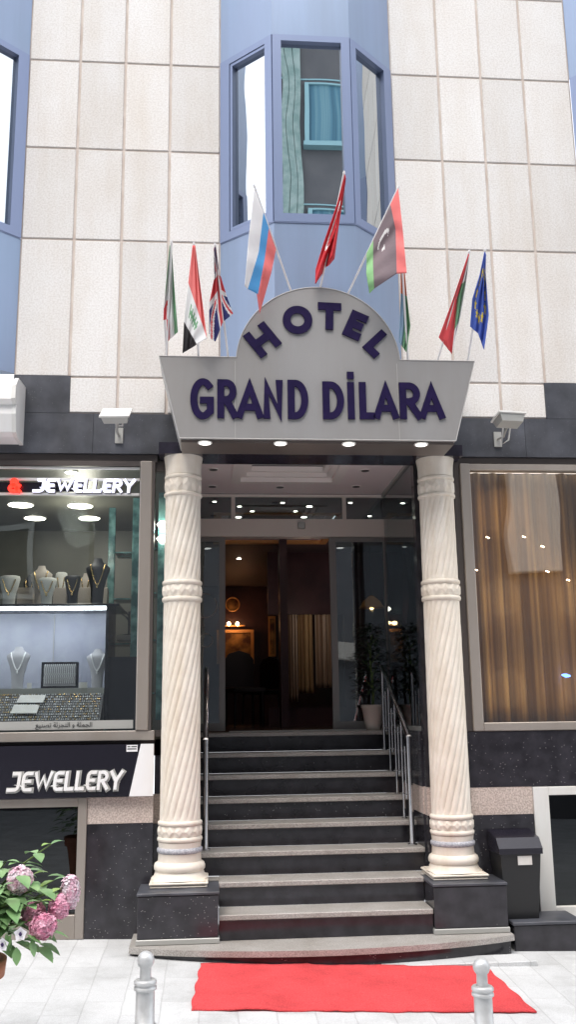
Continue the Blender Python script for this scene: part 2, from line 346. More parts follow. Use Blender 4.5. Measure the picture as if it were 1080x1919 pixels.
# bay windows
def bay(cx_,full=True,zb=4.11):
    B=bpy.data.objects.new('bay_window',None); COL.objects.link(B); B.parent=HB; B.location=(cx_,0,zb)
    c=.315; p=.38
    pl=[(-wx,.0),(-c,-p),(c,-p),(wx,.0)]
    def poly(o,z0,z1,mi=0,mb=None):
        # outline pushed out by o
        k=o
        q=[(cx_-wx,.02),(cx_-wx,-k*.6),(cx_-c-k*.35,-p-k),(cx_+c+k*.35,-p-k),(cx_+wx,-k*.6),(cx_+wx,.02)]
        mb.prism(q,z0,z1,mi,'z')
    sp_=MB(); poly(0,zb,5.225,0,sp_); sp_.build('panel','bay',B); sp_=MB(); poly(0,6.885,9.2,0,sp_); sp_.build('panel','bay',B)
    # thin shadow gasket + frame set slightly proud
    zs,zt=5.235,6.88
    facets=[((-wx,0),(-c,-p)),((-c,-p),(c,-p)),((c,-p),(wx,0))]
    for fi,(A,Bp) in enumerate(facets):
        A=Vector((A[0]+cx_,A[1],0)); Q=Vector((Bp[0]+cx_,Bp[1],0)); d=(Q-A); L=d.length; d.normalize(); nrm=Vector((d.y,-d.x,0))
        if nrm.y>0: nrm=-nrm
        fr=MB()
        w=.072
        def bar(a0,a1,z0,z1,o0,o1,mb=fr):
            vs=[]
            for z in (z0,z1):
                for (a,o) in ((a0,o0),(a1,o0),(a1,o1),(a0,o1)): q=A+d*a+nrm*o; vs.append((q.x,q.y,z))
            mb.add(vs,[(0,1,2,3),(7,6,5,4),(0,4,5,1),(1,5,6,2),(2,6,7,3),(3,7,4,0)])
        e=.002
        wl=w+(.03 if fi==0 else 0); wr=w+(.03 if fi==2 else 0)
        bar(e,wl,zs,zt,-.06,.008); bar(L-wr,L-e,zs,zt,-.06,.008); bar(wl,L-wr,zs,zs+.07,-.06,.008); bar(wl,L-wr,zt-.055,zt,-.06,.008)
        if fi==0:
            bar(wl+.006,wl+.03,zs+.076,zt-.061,-.055,.002)
            bar(wl+.03,L-wr-.006,zs+.076,zs+.1,-.055,.002); bar(wl+.03,L-wr-.006,zt-.085,zt-.061,-.055,.002)
        F=fr.build('window_frame','bayframe',B)
        gl=MB(); o_=-.035
        bar(wl,L-wr,zs+.07,zt-.055,o_-.006,o_,gl); gl.build('pane','bayglass',B)
    # dark room behind
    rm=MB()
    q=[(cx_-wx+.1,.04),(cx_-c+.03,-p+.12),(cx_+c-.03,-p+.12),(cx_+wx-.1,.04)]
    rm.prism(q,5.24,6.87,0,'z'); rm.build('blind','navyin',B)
    # joint lines on the spandrel
    jl=MB(); poly(.006,5.226,5.2345,0,jl); jl.build('trim','bayframe',B)
bay(0); bay(-PER/2-.0*0+0); bay(PER/2)
# ---- ground-floor wall pieces
gw=MB()
gw.box(-1.648,-1.19,0,.2,-.1,.795,0)              # left granite panel
gw.box(1.10,1.561,0,.2,-.3,.7955,0); gw.box(1.10,12,-.0,.2,.99,1.385,0)
gw.box(-1.19,-1.03,.10,.25,-.1,.78,0); gw.box(-1.19,-1.03,.10,.25,.985,1.36,0)
gw.box(.80,1.10,.10,.2,-.3,.79,0); gw.box(.80,1.10,.10,.2,.992,3.44,0)
gw.box(.79,.87,.2,1.70,-.2,.792,0); gw.box(.79,.87,.2,1.70,.988,1.39,0)
gw.box(-1.10,-1.03,.25,1.70,-.2,1.39,0)
gw.box(-12,-2.6,0,.2,-.1,1.36,0); gw.box(2.35,12,0,.2,-.6,.985,0)
gw.build('granite_cladding','granite',HB)
pk=MB(); pk.box(-1.648,-1.19,.002,.2,.797,.975); pk.build('pink_band','pink',HB); pk=MB(); pk.box(1.10,1.561,.002,.2,.797,.989); pk.build('pink_band','pink',HB); pk=MB(); pk.box(.792,.87,.2,1.70,.793,.987); pk.box(.8,1.10,.102,.2,.791,.991); pk.build('pink_band','pink',HB); pk=MB(); pk.box(-1.19,-1.03,.102,.25,.781,.984)
pk.build('pink_band','pink',HB)
# beam on columns + soffit of porch
bm=MB(); bm.box(-1.18,1.13,-.16,.14,3.443,3.53); bm.build('beam','beam',HB)
# porch ceiling with coffer
ZC=3.57
c0=WZ(440,903,ZC); c1=WZ(632,903,ZC); cx0,cx1,cyb=c0.x,c1.x,c0.y; cyf=.16
pc=MB()
def frame_slab(mb,x0,x1,y0,y1,hx0,hx1,hy0,hy1,z0,z1,mi=0):
    mb.box(x0,hx0,y0,y1,z0,z1,mi); mb.box(hx1,x1,y0,y1,z0,z1,mi); mb.box(hx0,hx1,y0,hy0,z0,z1,mi); mb.box(hx0,hx1,hy1,y1,z0,z1,mi)
frame_slab(pc,-1.1,1.0,.14,1.70,cx0,cx1,cyf,cyb,ZC,ZC+.04)
pc.build('porch_ceiling','ceil',HB)
co=MB()
for i,(o,z) in enumerate(((0,0),(.05,.04),(.09,.075))):
    frame_slab(co,cx0-.03+o*.9,cx1+.03-o*.9,cyf-.0+o*.3,cyb+.03-o*.9,cx0+.05+o,cx1-.05-o,cyf+.05+o,cyb-.05-o,ZC-.012+z,ZC+.035+z)
co.box(cx0+.1,cx1-.1,cyf,cyb-.1,ZC+.13,ZC+.15)
co.build('cornice','ceil2',HB)
cl=MB(); cl.box(-1.15,1.05,.14,1.74,3.75,3.80); cl.box(-1.15,1.05,.141,.19,3.62,3.75); cl.build('light_leak_cover','soffit',HB)  # unseen cover added over the coffer to stop sky light leaking in
# left narrow glass beside the column and porch left wall
pl_=MB(); pl_.box(-1.10,-1.03,.25,1.70,1.39,3.57); pl_.build('porch_wall','aludk',HB)
# ---- door screen at Y=1.75
DY=1.75
DS=MB()
DS.box(-1.03,.93,DY-.06,DY+.06,3.155,3.325,0,.003)                        # header box
DS.box(-1.03,.93,DY-.02,DY+.02,3.545,3.57)
for u in (437,645): p=W(u,950,DY); DS.box(p.x-.018,p.x+.018,DY-.02,DY+.02,3.325,3.545)
DS.box(.87,.915,DY-.05,DY+.04,1.37,3.155); DS.box(.87,.915,DY-.05,DY+.04,3.325,3.57)
DF=DS.build('door_screen','header',HB)
ts=MB(); ts.box(-1.03,.87,DY-.004,DY+.004,3.325,3.545); ts.build('pane','doorglass',DF)
sn=MB(); p=W(565,985,DY-.07); sn.box(p.x-.035,p.x+.035,DY-.10,DY-.062,p.z-.03,p.z+.03,0,.006); sn.build('motion_sensor','alugr',DF)
def leaf(x0,x1,y,sx0,sx1):
    m=MB(); m.box(x0,x0+sx0,y-.02,y+.02,1.385,3.15); m.box(x1-sx1,x1,y-.02,y+.02,1.385,3.15); m.box(x0+sx0,x1-sx1,y-.02,y+.02,1.385,1.455); m.box(x0+sx0,x1-sx1,y-.02,y+.02,3.11,3.15)
    o=m.build('sliding_door','doorframe',HB)
    q=MB(); q.box(x0+sx0,x1-sx1,y-.004,y+.004,1.455,3.11); q.build('pane','doorglass',o); return o
la=leaf(-1.03,-.655,DY-.03,.03,.055)
lb=leaf(.325,.868,DY-.03,.06,.03)
em=MB()   # etched ring and script on the left leaf
for (u,v,r) in ((384,1135,.11),(386,1200,.06)):
    em=MB()
    p=W(u,v,DY-.037); 
    for k in range(28):
        if k in (3,4,17): continue
        a=2*PI*k/28; b=2*PI*(k+1)/28
        em.tube([(p.x+r*math.cos(a),DY-.037,p.z+r*math.sin(a)),(p.x+r*math.cos(b),DY-.037,p.z+r*math.sin(b))],.0045,6)
    em.build('etched_ring','alu',la)
# side glass right of the porch
sgl=MB(); sgl.box(.84,.87,.2,.24,1.39,3.57); sgl.box(.835,.875,.24,1.70,1.39,1.42); sgl.box(.835,.875,.24,1.70,3.54,3.57); SG=sgl.build('side_screen','alugr',HB)
q=MB(); q.box(.852,.858,.24,1.70,1.42,3.54); q.build('pane','sideglass',SG)
# ---- lobby
lb_=MB(); lb_.box(-1.2,3.0,1.80,8.6,1.30,1.372); lb_.build('lobby_floor','lobbyfloor',HB)
lw=MB(); lw.box(-1.2,-1.1,1.72,8.5,1.37,3.9); lw.box(3.0,3.1,1.72,8.5,1.37,3.9); lw.box(-1.2,3.1,8.5,8.6,1.37,3.9)
pa=W(526,1200,4.2); pb=W(537,1200,4.2)
lw.box(pa.x,pb.x+.02,4.2,4.5,1.37,3.6)
lw.box(.915,3.0,1.72,1.80,1.37,3.9) if False else None
lw.build('lobby_wall','maroon',HB)
lc=MB(); frame_slab(lc,-1.2,3.0,1.77,8.6,-.75,.62,2.6,4.4,3.575,3.65); lc.box(-.75,.62,2.6,4.4,3.80,3.85); lc.build('lobby_ceiling','lobbyceil',HB)
om=MB()
frame_slab(om,-.76,.63,2.59,4.41,-.68,.55,2.67,4.33,3.56,3.60); om.build('gilt_moulding','orange',HB)
om=MB(); frame_slab(om,-.68,.55,2.67,4.33,-.60,.47,2.75,4.25,3.62,3.66); om.build('coffer_trim','ceil2',HB)
# wood panel with curtained opening right of the pillar
wp=MB(); Yc=5.0
A=W(540,1150,Yc); Bq=W(625,1150,Yc); zt_=A.z; zl=W(560,1326,Yc).z
wp.box(A.x-.25,3.0,Yc+.10,Yc+.2,1.37,zl); wp.box(A.x-.25,3.0,Yc+.10,Yc+.2,zt_,3.575); wp.box(Bq.x+.15,3.0,Yc+.1,Yc+.2,zl,zt_); wp.build('panelling','maroon',HB)
# ================================================================== STEPS
H,T,Z0S,Y0S=.16264,.25263,.0719,-.5741
ST=thing('entrance_steps',(0,0,0),'nine black granite steps with pale treads rising to the hotel door','steps')
arc=[]
xa,xb=-1.31,1.24
def arcpoly(off,x0=xa,x1=xb,back=.10):
    pts=[]
    for i in range(29):
        t=i/28; x=x0+(x1-x0)*t; y=-.40+off-.235*(1-(2*t-1)**2)**.9
        pts.append((x,y))
    return pts+[(x1,back),(x0,back)]
m=MB(); m.prism(arcpoly(0),Z0S-.036,Z0S,0,'z'); m.build('tread','tread',ST)
m=MB(); m.prism(arcpoly(.022,xa+.02,xb-.02),-.2,Z0S-.0365,0,'z'); m.build('riser','granite',ST)
for k in range(1,9):
    z=Z0S+k*H; y=Y0S+k*T
    x0,x1=(-.728,.716) if k<=2 else (-1.029,.789)
    yb=y+T+.03 if k<8 else 1.80
    m=MB(); m.box(x0,x1,y,yb,z-.034,z,0,.004); m.build('tread','tread',ST)
    m=MB(); m.box(x0,x1,y+.022,yb-.012,z-H+.001,z-.0345,0); m.build('riser','granite_dark' if k>2 else 'granite',ST)
for a_,b_ in ((-1.029,-.7285),(.7165,.789)):
    m=MB(); m.box(a_,b_,.048,.204,-.2,Z0S+2*H-.0005); m.build('tread','tread',ST)
m=MB(); m.box(-.62,.86,1.60,1.745,1.3735,1.384); m.build('threshold','aluwh',ST)
# ================================================================== PEDESTALS + COLUMNS
for (x0,x1,yf,lab) in ((-1.262,-.732,-.365,'black granite block carrying the left column'),(.72,1.225,-.335,'black granite block carrying the right column')):
    P=thing('pedestal',((x0+x1)/2,yf+.2,Z0S),lab,'pedestal','granite blocks under the columns')
    m=MB(); m.box(x0,x1,yf,.045,.110,.372,0,.004); m.build('block','granite',P)
    m=MB(); m.box(x0-.006,x1+.006,yf-.006,.046,.374,.392,0,.003); m.build('cap','band',P)
    m=MB(); m.box(x0-.008,x1+.008,yf-.008,.046,Z0S+.001,.108,0,.004); m.build('plinth_trim','alugr',P)
def zc(v,u=342,Y=-.16): return W(u,v,Y).z
def column(cx_,cyy,label):
    C_=thing('column',(cx_,cyy,.393),label,'column','carved cream columns flanking the steps')
    L=dict(top=3.442,a=zc(885),b=zc(893),c=zc(918),d=zc(926),e=zc(1084),f=zc(1094),g=zc(1115),h=zc(1126),i=zc(1540),j=zc(1550),k=zc(1570),l=zc(1581),m=zc(1591),n=zc(1602),o=zc(1618),p=zc(1636),q=zc(1650),r=.393)
    def rz(z): return .1345+.0105*(L['i']-z)/(L['i']-L['d'])*-1+.0 if False else .145-.011*(z-L['i'])/(L['d']-L['i'])
    m=MB()
    def spiral(z0,z1):
        nz=max(8,int((z1-z0)/.014)); na=216; N=18; V=[];F=[]
        for i in range(nz+1):
            z=z0+(z1-z0)*i/nz; e=min(1,min(z-z0,z1-z)/.03)
            for k in range(na):
                a=2*PI*k/na; ph=(a*N/(2*PI)-(z)*5.6)%1.0
                rr=rz(z)-.0105*e*(abs(2*ph-1))**2.6-.002
                V.append((cx_+rr*math.cos(a),cyy+rr*math.sin(a),z))
        for i in range(nz):
            for k in range(na): F.append((i*na+k,i*na+(k+1)%na,(i+1)*na+(k+1)%na,(i+1)*na+k))
        m.add(V,F,0,True)
    spiral(L['h'],L['e']) if False else None
    spiral(L['e'],L['d']); spiral(L['i'],L['h'])
    m.build('shaft','cream',C_)
    def ring(z0,z1,r,bul=.010):
        mb.lathe([(r-.004,z0),(r+bul*.8,z0+(z1-z0)*.2),(r+bul,z0+(z1-z0)*.5),(r+bul*.8,z0+(z1-z0)*.8),(r-.004,z1)],cx_,cyy,48)
    def relief(z0,z1,r,N=14,amp=.008):
        nz=12; na=280; V=[];F=[]
        for i in range(nz+1):
            v=i/nz; z=z0+(z1-z0)*v
            for k in range(na):
                a=2*PI*k/na; t=(a*N/(2*PI))%1; dd=abs(t-.5)*2+abs(v-.5)*2
                rr=r+amp*max(0,min(1,(1-dd)*3)) -.004*max(0,min(1,(dd-1.25)*4))
                V.append((cx_+rr*math.cos(a),cyy+rr*math.sin(a),z))
        for i in range(nz):
            for k in range(na): F.append((i*na+k,i*na+(k+1)%na,(i+1)*na+(k+1)%na,(i+1)*na+k))
        mb.add(V,F,0,True)
    mb=MB(); r=.134
    mb.lathe([(r,L['a']),(r+.001,L['a']+.06),(r+.004,L['top']-.05),(r+.010,L['top']-.014),(r+.012,L['top'])],cx_,cyy,48)
    ring(L['b'],L['a'],r,.007); relief(L['c'],L['b'],r-.001,N=12); ring(L['d'],L['c'],r,.010)
    mb.build('capital','cream',C_)
    mb=MB(); r=rz(L['g'])
    ring(L['f'],L['e'],r,.010); relief(L['g'],L['f'],r+.002); ring(L['h'],L['g'],r,.010)
    mb.build('carved_collar','cream',C_)
    mb=MB(); r=rz(L['j'])+.002
    ring(L['j'],L['i'],r,.009); relief(L['k'],L['j'],r+.002); ring(L['l'],L['k'],r,.011)
    mb.lathe([(r,L['m']),(r+.004,L['l'])],cx_,cyy,48)
    mb.lathe([(r+.004,L['o']),(r+.001,L['n']-.01),(r+.004,L['n'])],cx_,cyy,48)
    mb.lathe([(r+.020,L['p']),(r+.030,L['p']+.012),(r+.031,L['o']-.03),(r+.024,L['o']-.012),(r+.006,L['o'])],cx_,cyy,56)
    mb.lathe([(r+.050,L['q']),(r+.030,L['q']+.018),(r+.022,L['p']-.006),(r+.017,L['p'])],cx_,cyy,56)
    w=.193; zt=L['q']; zb=L['r']; hh=(zt-zb)
    for (o,a,b) in ((0,zb,zb+hh*.30),(-.012,zb+hh*.30,zb+hh*.48),(.006,zb+hh*.48,zb+hh*.85),(-.012,zb+hh*.85,zt)):
        mb.box(cx_-w-o,cx_+w+o,cyy-w-o,cyy+w+o,a,b,0,.005)
    B_=mb.build('base','cream',C_)
    rp=MB(); n=44; 
    zm=(L['m']+L['n'])/2; hr=(L['m']-L['n'])/2
    rp.lathe([(r,zm-hr),(r+.010,zm-hr*.6),(r+.012,zm),(r+.010,zm+hr*.6),(r,zm+hr)],cx_,cyy,48)
    rp.build('rope_band','rope',B_)
column(-1.0,-.02,'carved cream column with spiral flutes left of the steps')
column(.945,-.02,'carved cream column with spiral flutes right of the steps')
# ================================================================== CANOPY SIGN
SY=-.50
CS=thing('canopy_sign',(0,-.25,3.46),'silver hotel name sign with round arched top above the entrance','sign')
zb=3.462; zt=(W(298,667,SY).z+W(890,677,SY).z)/2
xl,xr=W(298,667,SY).x,W(890,677,SY).x; bl,br_=W(336,820,SY).x,W(855,822,SY).x
ax0,ax1=W(443,668,SY).x,W(750,672,SY).x; atop=W(600,539,SY).z; ac=(ax0+ax1)/2; hw=(ax1-ax0)/2; sg_=atop-zt; Rr=(hw*hw+sg_*sg_)/(2*sg_); zcn=atop-Rr
a0=math.acos(max(-1,min(1,hw/Rr)))*(1 if zt>zcn else -1)
out=[(bl,zb),(br_,zb),(xr,zt),(ax1,zt)]
for i in range(1,40):
    a=a0+(PI-2*a0)*i/40; out.append((ac+Rr*math.cos(a),zcn+Rr*math.sin(a)))
out+=[(ax0,zt),(xl,zt)]
m=MB(); m.prism(out,SY,SY+.40,0,'y',side=1); m.build('panel',['sign','signside'],CS)
# raised rim and seams
m=MB()
for a,b in zip(out,out[1:]+out[:1]):
    m.tube([(a[0],SY-.001,a[1]),(b[0],SY-.001,b[1])],.004,6)
for u in (441,748): x=W(u,780,SY).x; m.box(x-.002,x+.002,SY-.0025,SY-.0005,zb+.004,zt-.03)
m.build('rim','signside',CS)
m=MB(); m.box(bl+.01,br_-.01,SY+.03,-.165,3.440,3.459); m.build('soffit','soffit',CS)
def strokes(ch):
    c=[]
    def ell(cx_,cy_,rx,ry,a0,a1,n=22): return [(cx_+rx*math.cos(math.radians(a0+(a1-a0)*i/n)),cy_+ry*math.sin(math.radians(a0+(a1-a0)*i/n))) for i in range(n+1)]
    if ch=='H': c=[[(0,0),(0,1)],[(1,0),(1,1)],[(0,.5),(1,.5)]]
    if ch=='O': c=[ell(.5,.5,.5,.5,0,360,40)]
    if ch=='T': c=[[(0,1),(1,1)],[(.5,0),(.5,1)]]
    if ch=='E': c=[[(1,1),(0,1),(0,0),(1,0)],[(0,.52),(.85,.52)]]
    if ch=='L': c=[[(0,1),(0,0),(1,0)]]
    if ch=='G': c=[ell(.55,.5,.55,.5,52,305,30)+[(1,.14),(1,.46),(.58,.46)]]
    if ch=='R': c=[[(0,0),(0,1)],[(0,1),(.40,1)]+ell(.40,.735,.5,.265,85,-85,14)+[(0,.47)],[(.42,.46),(1,0)]]
    if ch=='A': c=[[(0,0),(.5,.90),(1,0)],[(.26,.24),(.74,.24)]]
    if ch=='N': c=[[(0,0),(0,.93),(1,.07),(1,1)]]
    if ch=='D': c=[[(0,0),(0,1),(.3,1)]+ell(.3,.5,.68,.5,88,-88,24)+[(.3,0),(0,0)]]
    if ch=='I': c=[[(0,0),(0,1)],[(0,1.33),(0,1.345)]]
    if ch=='J': c=[[(.45,1),(1,1),(1,.30)]+ell(.6,.30,.40,.30,0,-90,8)+[(.05,0)]]
    if ch=='W': c=[[(0,1),(.26,.13),(.5,.78),(.74,.13),(1,1)]]
    if ch=='Y': c=[[(0,1),(.5,.45)],[(1,1),(.5,.45),(.5,0)]]
    if ch=='e': c=[[(1,1),(.4,1)]+ell(.4,.75,.38,.25,95,180,6)+[(0,.5),(.02,.25)]+ell(.4,.25,.38,.25,180,265,6)+[(1,0)],[(0,.52),(.85,.52)]]
    if ch=='&': c=[[(1,.0),(.25,.68)]+ell(.45,.80,.24,.2,150,-60,12)+[(.12,.40)]+ell(.38,.24,.36,.24,150,330,12)+[(.95,.5)]]
    return c
def letter(mb,ch,w,h,th,place,yf,depth,mi=0,grow=0,side=None):
    """place maps local (x,y) metres to world (x,z)"""
    for k,pl in enumerate(strokes(ch)):
        pts=[Vector((th/2+x*(w-th),th/2+y*(h-th))) for x,y in pl]
        closed=(pts[0]-pts[-1]).length<1e-5
        if closed: pts=pts[:-1]
        n=len(pts); hw_=th/2+grow; Lf=[];Rt=[]
        if not closed:
            d0=(pts[0]-pts[1]).normalized(); pts[0]=pts[0]+d0*(hw_); d1=(pts[-1]-pts[-2]).normalized(); pts[-1]=pts[-1]+d1*(hw_)
        for i in range(n):
            a=pts[i-1] if (i>0 or closed) else None; b=pts[(i+1)%n] if (i<n-1 or closed) else None
            if a is None: t=(b-pts[i]).normalized(); nn=Vector((-t.y,t.x)); f=1
            elif b is None: t=(pts[i]-a).normalized(); nn=Vector((-t.y,t.x)); f=1
            else:
                t1=(pts[i]-a).normalized(); t2=(b-pts[i]).normalized(); n1=Vector((-t1.y,t1.x)); n2=Vector((-t2.y,t2.x)); nn=(n1+n2)
                nn.normalize(); f=min(1.45 if ch=='W' else 2.6,1/max(.3,nn.dot(n1)))
            Lf.append(pts[i]+nn*hw_*f); Rt.append(pts[i]-nn*hw_*f)
        y_=yf-.0005*k; y2=yf+depth
        V=[]; 
        for p in Lf: q=place(p.x,p.y); V.append((q[0],y_,q[1]))
        for p in Rt: q=place(p.x,p.y); V.append((q[0],y_,q[1]))
        for p in Lf: q=place(p.x,p.y); V.append((q[0],y2,q[1]))
        for p in Rt: q=place(p.x,p.y); V.append((q[0],y2,q[1]))
        F=[];S=[]; rng=range(n if closed else n-1)
        for i in rng:
            j=(i+1)%n; F.append((i,j,n+j,n+i)); S.append((2*n+i,2*n+j,j,i)); S.append((n+i,n+j,3*n+j,3*n+i))
        if not closed: S.append((0,n,3*n,2*n)); S.append((n-1,3*n-1,4*n-1,2*n-1))
        mb.add(V,F,mi); mb.add(V,S,mi if side is None else side)
def straight(u0,v0,u1,v1,Y):   # letter box from pixel corners of its lower-left / upper-right
    a=W(u0,v1,Y); b=W(u1,v0,Y); return a.x,a.z,b.x-a.x,b.z-a.z
YL=SY-.014
for ch,u0,u1,v0,v1 in (('G',356,401,709,785),('R',407,446,711,783),('A',443,493,712,783),('N',494,530,712,784),('D',540,578,712,785),('D',606,645,715,785),('I',653,664,716,785),('L',675,701,716,785),('A',702,746,717,784),('R',751,790,717,785),('A',788,832,719,784)):
    x,z,w,h=straight(u0,v0,u1,v1,YL)
    th=.051
    if ch=='I': w=.054; 
    if ch=='I': w=th+.0001
    LT=MB(); letter(LT,ch,w,h,th,lambda a,b,x=x,z=z:(x+a,z+b),YL,.012); LT.build('letter','purple',CS)
for ch,u,v,ang,w,h in (('H',492,636,38,.195,.215),('O',558,599,16,.22,.22),('T',618,592,-2,.175,.212),('E',667,609,-24,.135,.212),('L',709,644,-46,.125,.205)):
    c_=W(u,v,YL); a=math.radians(ang)
    def pl(x,y,c_=c_,a=a,w=w,h=h):
        x-=w/2;y-=h/2; return (c_.x+x*math.cos(a)-y*math.sin(a),c_.z+x*math.sin(a)+y*math.cos(a))
    LT=MB(); letter(LT,ch,w,h,.058,pl,YL,.012); LT.build('letter','purple',CS)
# soffit lamps
def lamp_disc(p,r,mat_,name,label,group,ring='aluwh',t=.006):
    L_=thing(name,p,label,'ceiling light',group)
    a=MB(); a.lathe([(r+.012,p[2]-t),(r+.012,p[2])],p[0],p[1],24); a.build('trim_ring',ring,L_)
    b=MB(); b.lathe([(r,p[2]-t-.003),(r,p[2]-t-.0005)],p[0],p[1],24); b.build('lens',mat_,L_)
for (u,v),w_ in zip(((384,829),(526,830),(654,831),(790,832)),('leftmost','second from left','second from right','rightmost')):
    p=WZ(u,v,3.44); lamp_disc((p.x,p.y,3.4385),.040,'lampdim','soffit_light',w_+' round white light in the dark underside of the hotel sign','lights under the canopy sign')
for (u,v),w_ in zip(((400,879),(398,911),(525,912),(668,911),(685,881)),('front left','back left','back middle','back right','front right')):
    p=WZ(u,v,ZC); lamp_disc((p.x,p.y,ZC-.0005),.034,'black','porch_downlight',w_+' unlit dark round recessed light in the porch ceiling','unlit downlights in the porch ceiling',ring='ceil2')
trs=[((402,939),'far left'),((449,948),'left, behind the first mullion'),((473,957),'third from left'),((447,968),'lowest on the left'),((530,941),'small one in the middle'),((554,957),'just above the door sensor, left'),((580,948),'bright one right of the middle'),((570,968),'lowest in the middle'),((657,941),'small one by the right mullion'),((693,966),'orange one at far right')]
for i,((u,v),w_) in enumerate(trs):
    p=WZ(u,v,ZC); lamp_disc((p.x,p.y,ZC-.0005),.020 if i not in (3,7,6) else .03,'lampsmall','lobby_spotlight','lit spotlight seen through the glass over the door, '+w_,'spotlights seen over the door',ring='alu')
for i,((u,v),w_) in enumerate((((448,1046),'high at left in the doorway'),((531,1054),'on the ceiling in front of the dark pillar'),((597,1067),'largest warm one near the right door leaf'),((595,1079),'lower warm one near the right door leaf'))):
    p=WZ(u,v,3.572); 
    if p.y>8.3: p=W(u,v,8.3)
    lamp_disc((p.x,p.y,min(3.5745,p.z)),.028,'lampsmall','lobby_spotlight','lit spotlight inside the dark lobby, '+w_,'spotlights inside the lobby',ring='alu')
# ================================================================== LOBBY FURNISHING
p=W(436,1132,8.3); ck=thing('wall_plate',(p.x,8.35,p.z),'round reddish plate hanging on the dark lobby wall','plate')
m=MB(); n=28; m.add([(p.x+.11*math.cos(2*PI*k/n),8.34,p.z+.11*math.sin(2*PI*k/n)) for k in range(n)]+[(p.x,8.32,p.z)],[(k,(k+1)%n,n) for k in range(n)],0,True); m.tube([(p.x+.11*math.cos(2*PI*k/n),8.335,p.z+.11*math.sin(2*PI*k/n)) for k in range(n+1)],.012,8,1)
m.build('dish',['picture','orange'],ck)
p=W(448,1215,8.0); q_=W(472,1182,8.0)
pt=thing('painting',(p.x,8.4,q_.z-.9),'orange lit painting on the far lobby wall','painting')
m=MB(); x0,x1,z0,z1=p.x-.30,q_.x,W(448,1238,8.4).z,q_.z; m.box(x0,x1,8.40,8.44,z0,z1); m.build('canvas','picture',pt)
m=MB(); frame_slab(m,x0-.05,x1+.05,0,0,x0,x1,0,0,0,0) if False else None
for (a,b,c_,d) in ((x0-.05,x0,z0-.05,z1+.05),(x1,x1+.05,z0-.05,z1+.05),(x0,x1,z0-.05,z0),(x0,x1,z1,z1+.05)): m.box(a,b,8.38,8.45,c_,d)
m.build('frame','orange',pt)
wl=thing('wall_lamp',(x1-.3,8.3,z1+.15),'brass wall lamp with two lit bulbs above the lobby painting','wall lamp')
m=MB(); zb_=z1+.12; m.box(x1-.42,x1-.10,8.33,8.45,zb_-.02,zb_); m.build('bracket','orange',wl)
for u in (429,445):
    pp=W(u,1169,8.25); b=MB(); b.lathe([(.004,pp.z-.035),(.022,pp.z-.02),(.03,pp.z),(.022,pp.z+.02),(.004,pp.z+.035)],pp.x,8.25,14); b.build('bulb','lampwarm',wl)
def point(loc,col,e,r=.05,name='lamp_and_fill'):
    l=bpy.data.lights.new(name,'POINT'); l.energy=e; l.color=col; l.shadow_soft_size=r; o=bpy.data.objects.new(name,l); COL.objects.link(o); o.location=loc; return o
point((x1-.25,8.1,z1+.1),(1,.45,.2),.28)
p=W(523,1175,7.0); m=MB(); pc2=thing('picture',(p.x,7,p.z),'small narrow framed picture beside the dark lobby pillar','picture')
m.box(p.x-.07,p.x+.05,8.42,8.46,p.z-.35,p.z+.3); m.build('frame','orange',pc2)
b=MB(); b.box(p.x-.045,p.x+.025,8.41,8.419,p.z-.31,p.z+.26); b.build('canvas','picture',pc2)
# curtains in the lobby
def curtain(x0,x1,y,z0,z1,mat_,folds,amp,name,label,cat='curtain',group=None,pull=0):
    m=MB(); nx=folds*10; V=[];F=[]; nz=12
    for j in range(nz+1):
        t=j/nz
        for i in range(nx+1):
            s_=i/nx; x=x0+(x1-x0)*s_+pull*math.sin(t*PI)*(s_-.5); V.append((x,y+amp*math.sin(s_*folds*2*PI+.6*math.sin(s_*17))*(.6+.4*t),z1+(z0-z1)*t))
    for j in range(nz):
        for i in range(nx): F.append((j*(nx+1)+i,j*(nx+1)+i+1,(j+1)*(nx+1)+i+1,(j+1)*(nx+1)+i))
    m.add(V,F,0,True); o=m.build(name,mat_,None,loc=((x0+x1)/2,y,z0)); sm=o.modifiers.new('thick','SOLIDIFY'); sm.thickness=.004
    tag(o,label,cat,group); return o
for (u0,u1,mt,lab,v1) in ((540,556,'cloths','cream lobby curtain hanging next to the dark pillar',1315),(558,585,'gold','gold brown lobby curtain hanging between the cream ones',1300),(590,620,'cloths','wide pale lobby curtain hanging against the right door leaf',1290)):
    a=W(u0,1152,Yc-.05); b=W(u1,1152,Yc-.05); curtain(a.x,b.x,Yc-.05,W(560,v1,Yc).z,a.z,mt,3,.03,'curtain',lab,group='curtains in the lobby')
point((.35,4.3,2.75),(1,.74,.6),.8); point((-.3,6.8,3.2),(1,.45,.25),.35); point((1.3,4.0,3.2),(.9,.8,.9),1)  # first point is an unseen fill added to brighten the curtains
# chairs silhouettes in the lobby
def chair(x,y,rz,label):
    C_=thing('lobby_chair',(x,y,1.373),label,'chair','dark chairs in the lobby'); C_.rotation_euler=(0,0,rz)
    def part(mb,nm): 
        o=mb.build(nm,'black'); o.parent=C_; o.location=(0,0,0)
    m=MB(); m.box(-.22,.22,-.22,.22,.42,.48,0,.012); part(m,'seat')
    m=MB(); m.prism([(-.2,.5),(.2,.5),(.2,.85),(.14,.93),(0,.97),(-.14,.93),(-.2,.85)],.19,.23); part(m,'backrest')
    for sx in (-.19,.19):
        for s_y in (-.19,.19): m=MB(); m.tube([(sx,s_y,0),(sx*.95,s_y*.95,.42)],.018,8); part(m,'leg')
chair(-.35,5.4,.3,'dark lobby chair standing nearest the doorway'); chair(-.05,6.9,-.8,'dark lobby chair standing farther back behind the first')
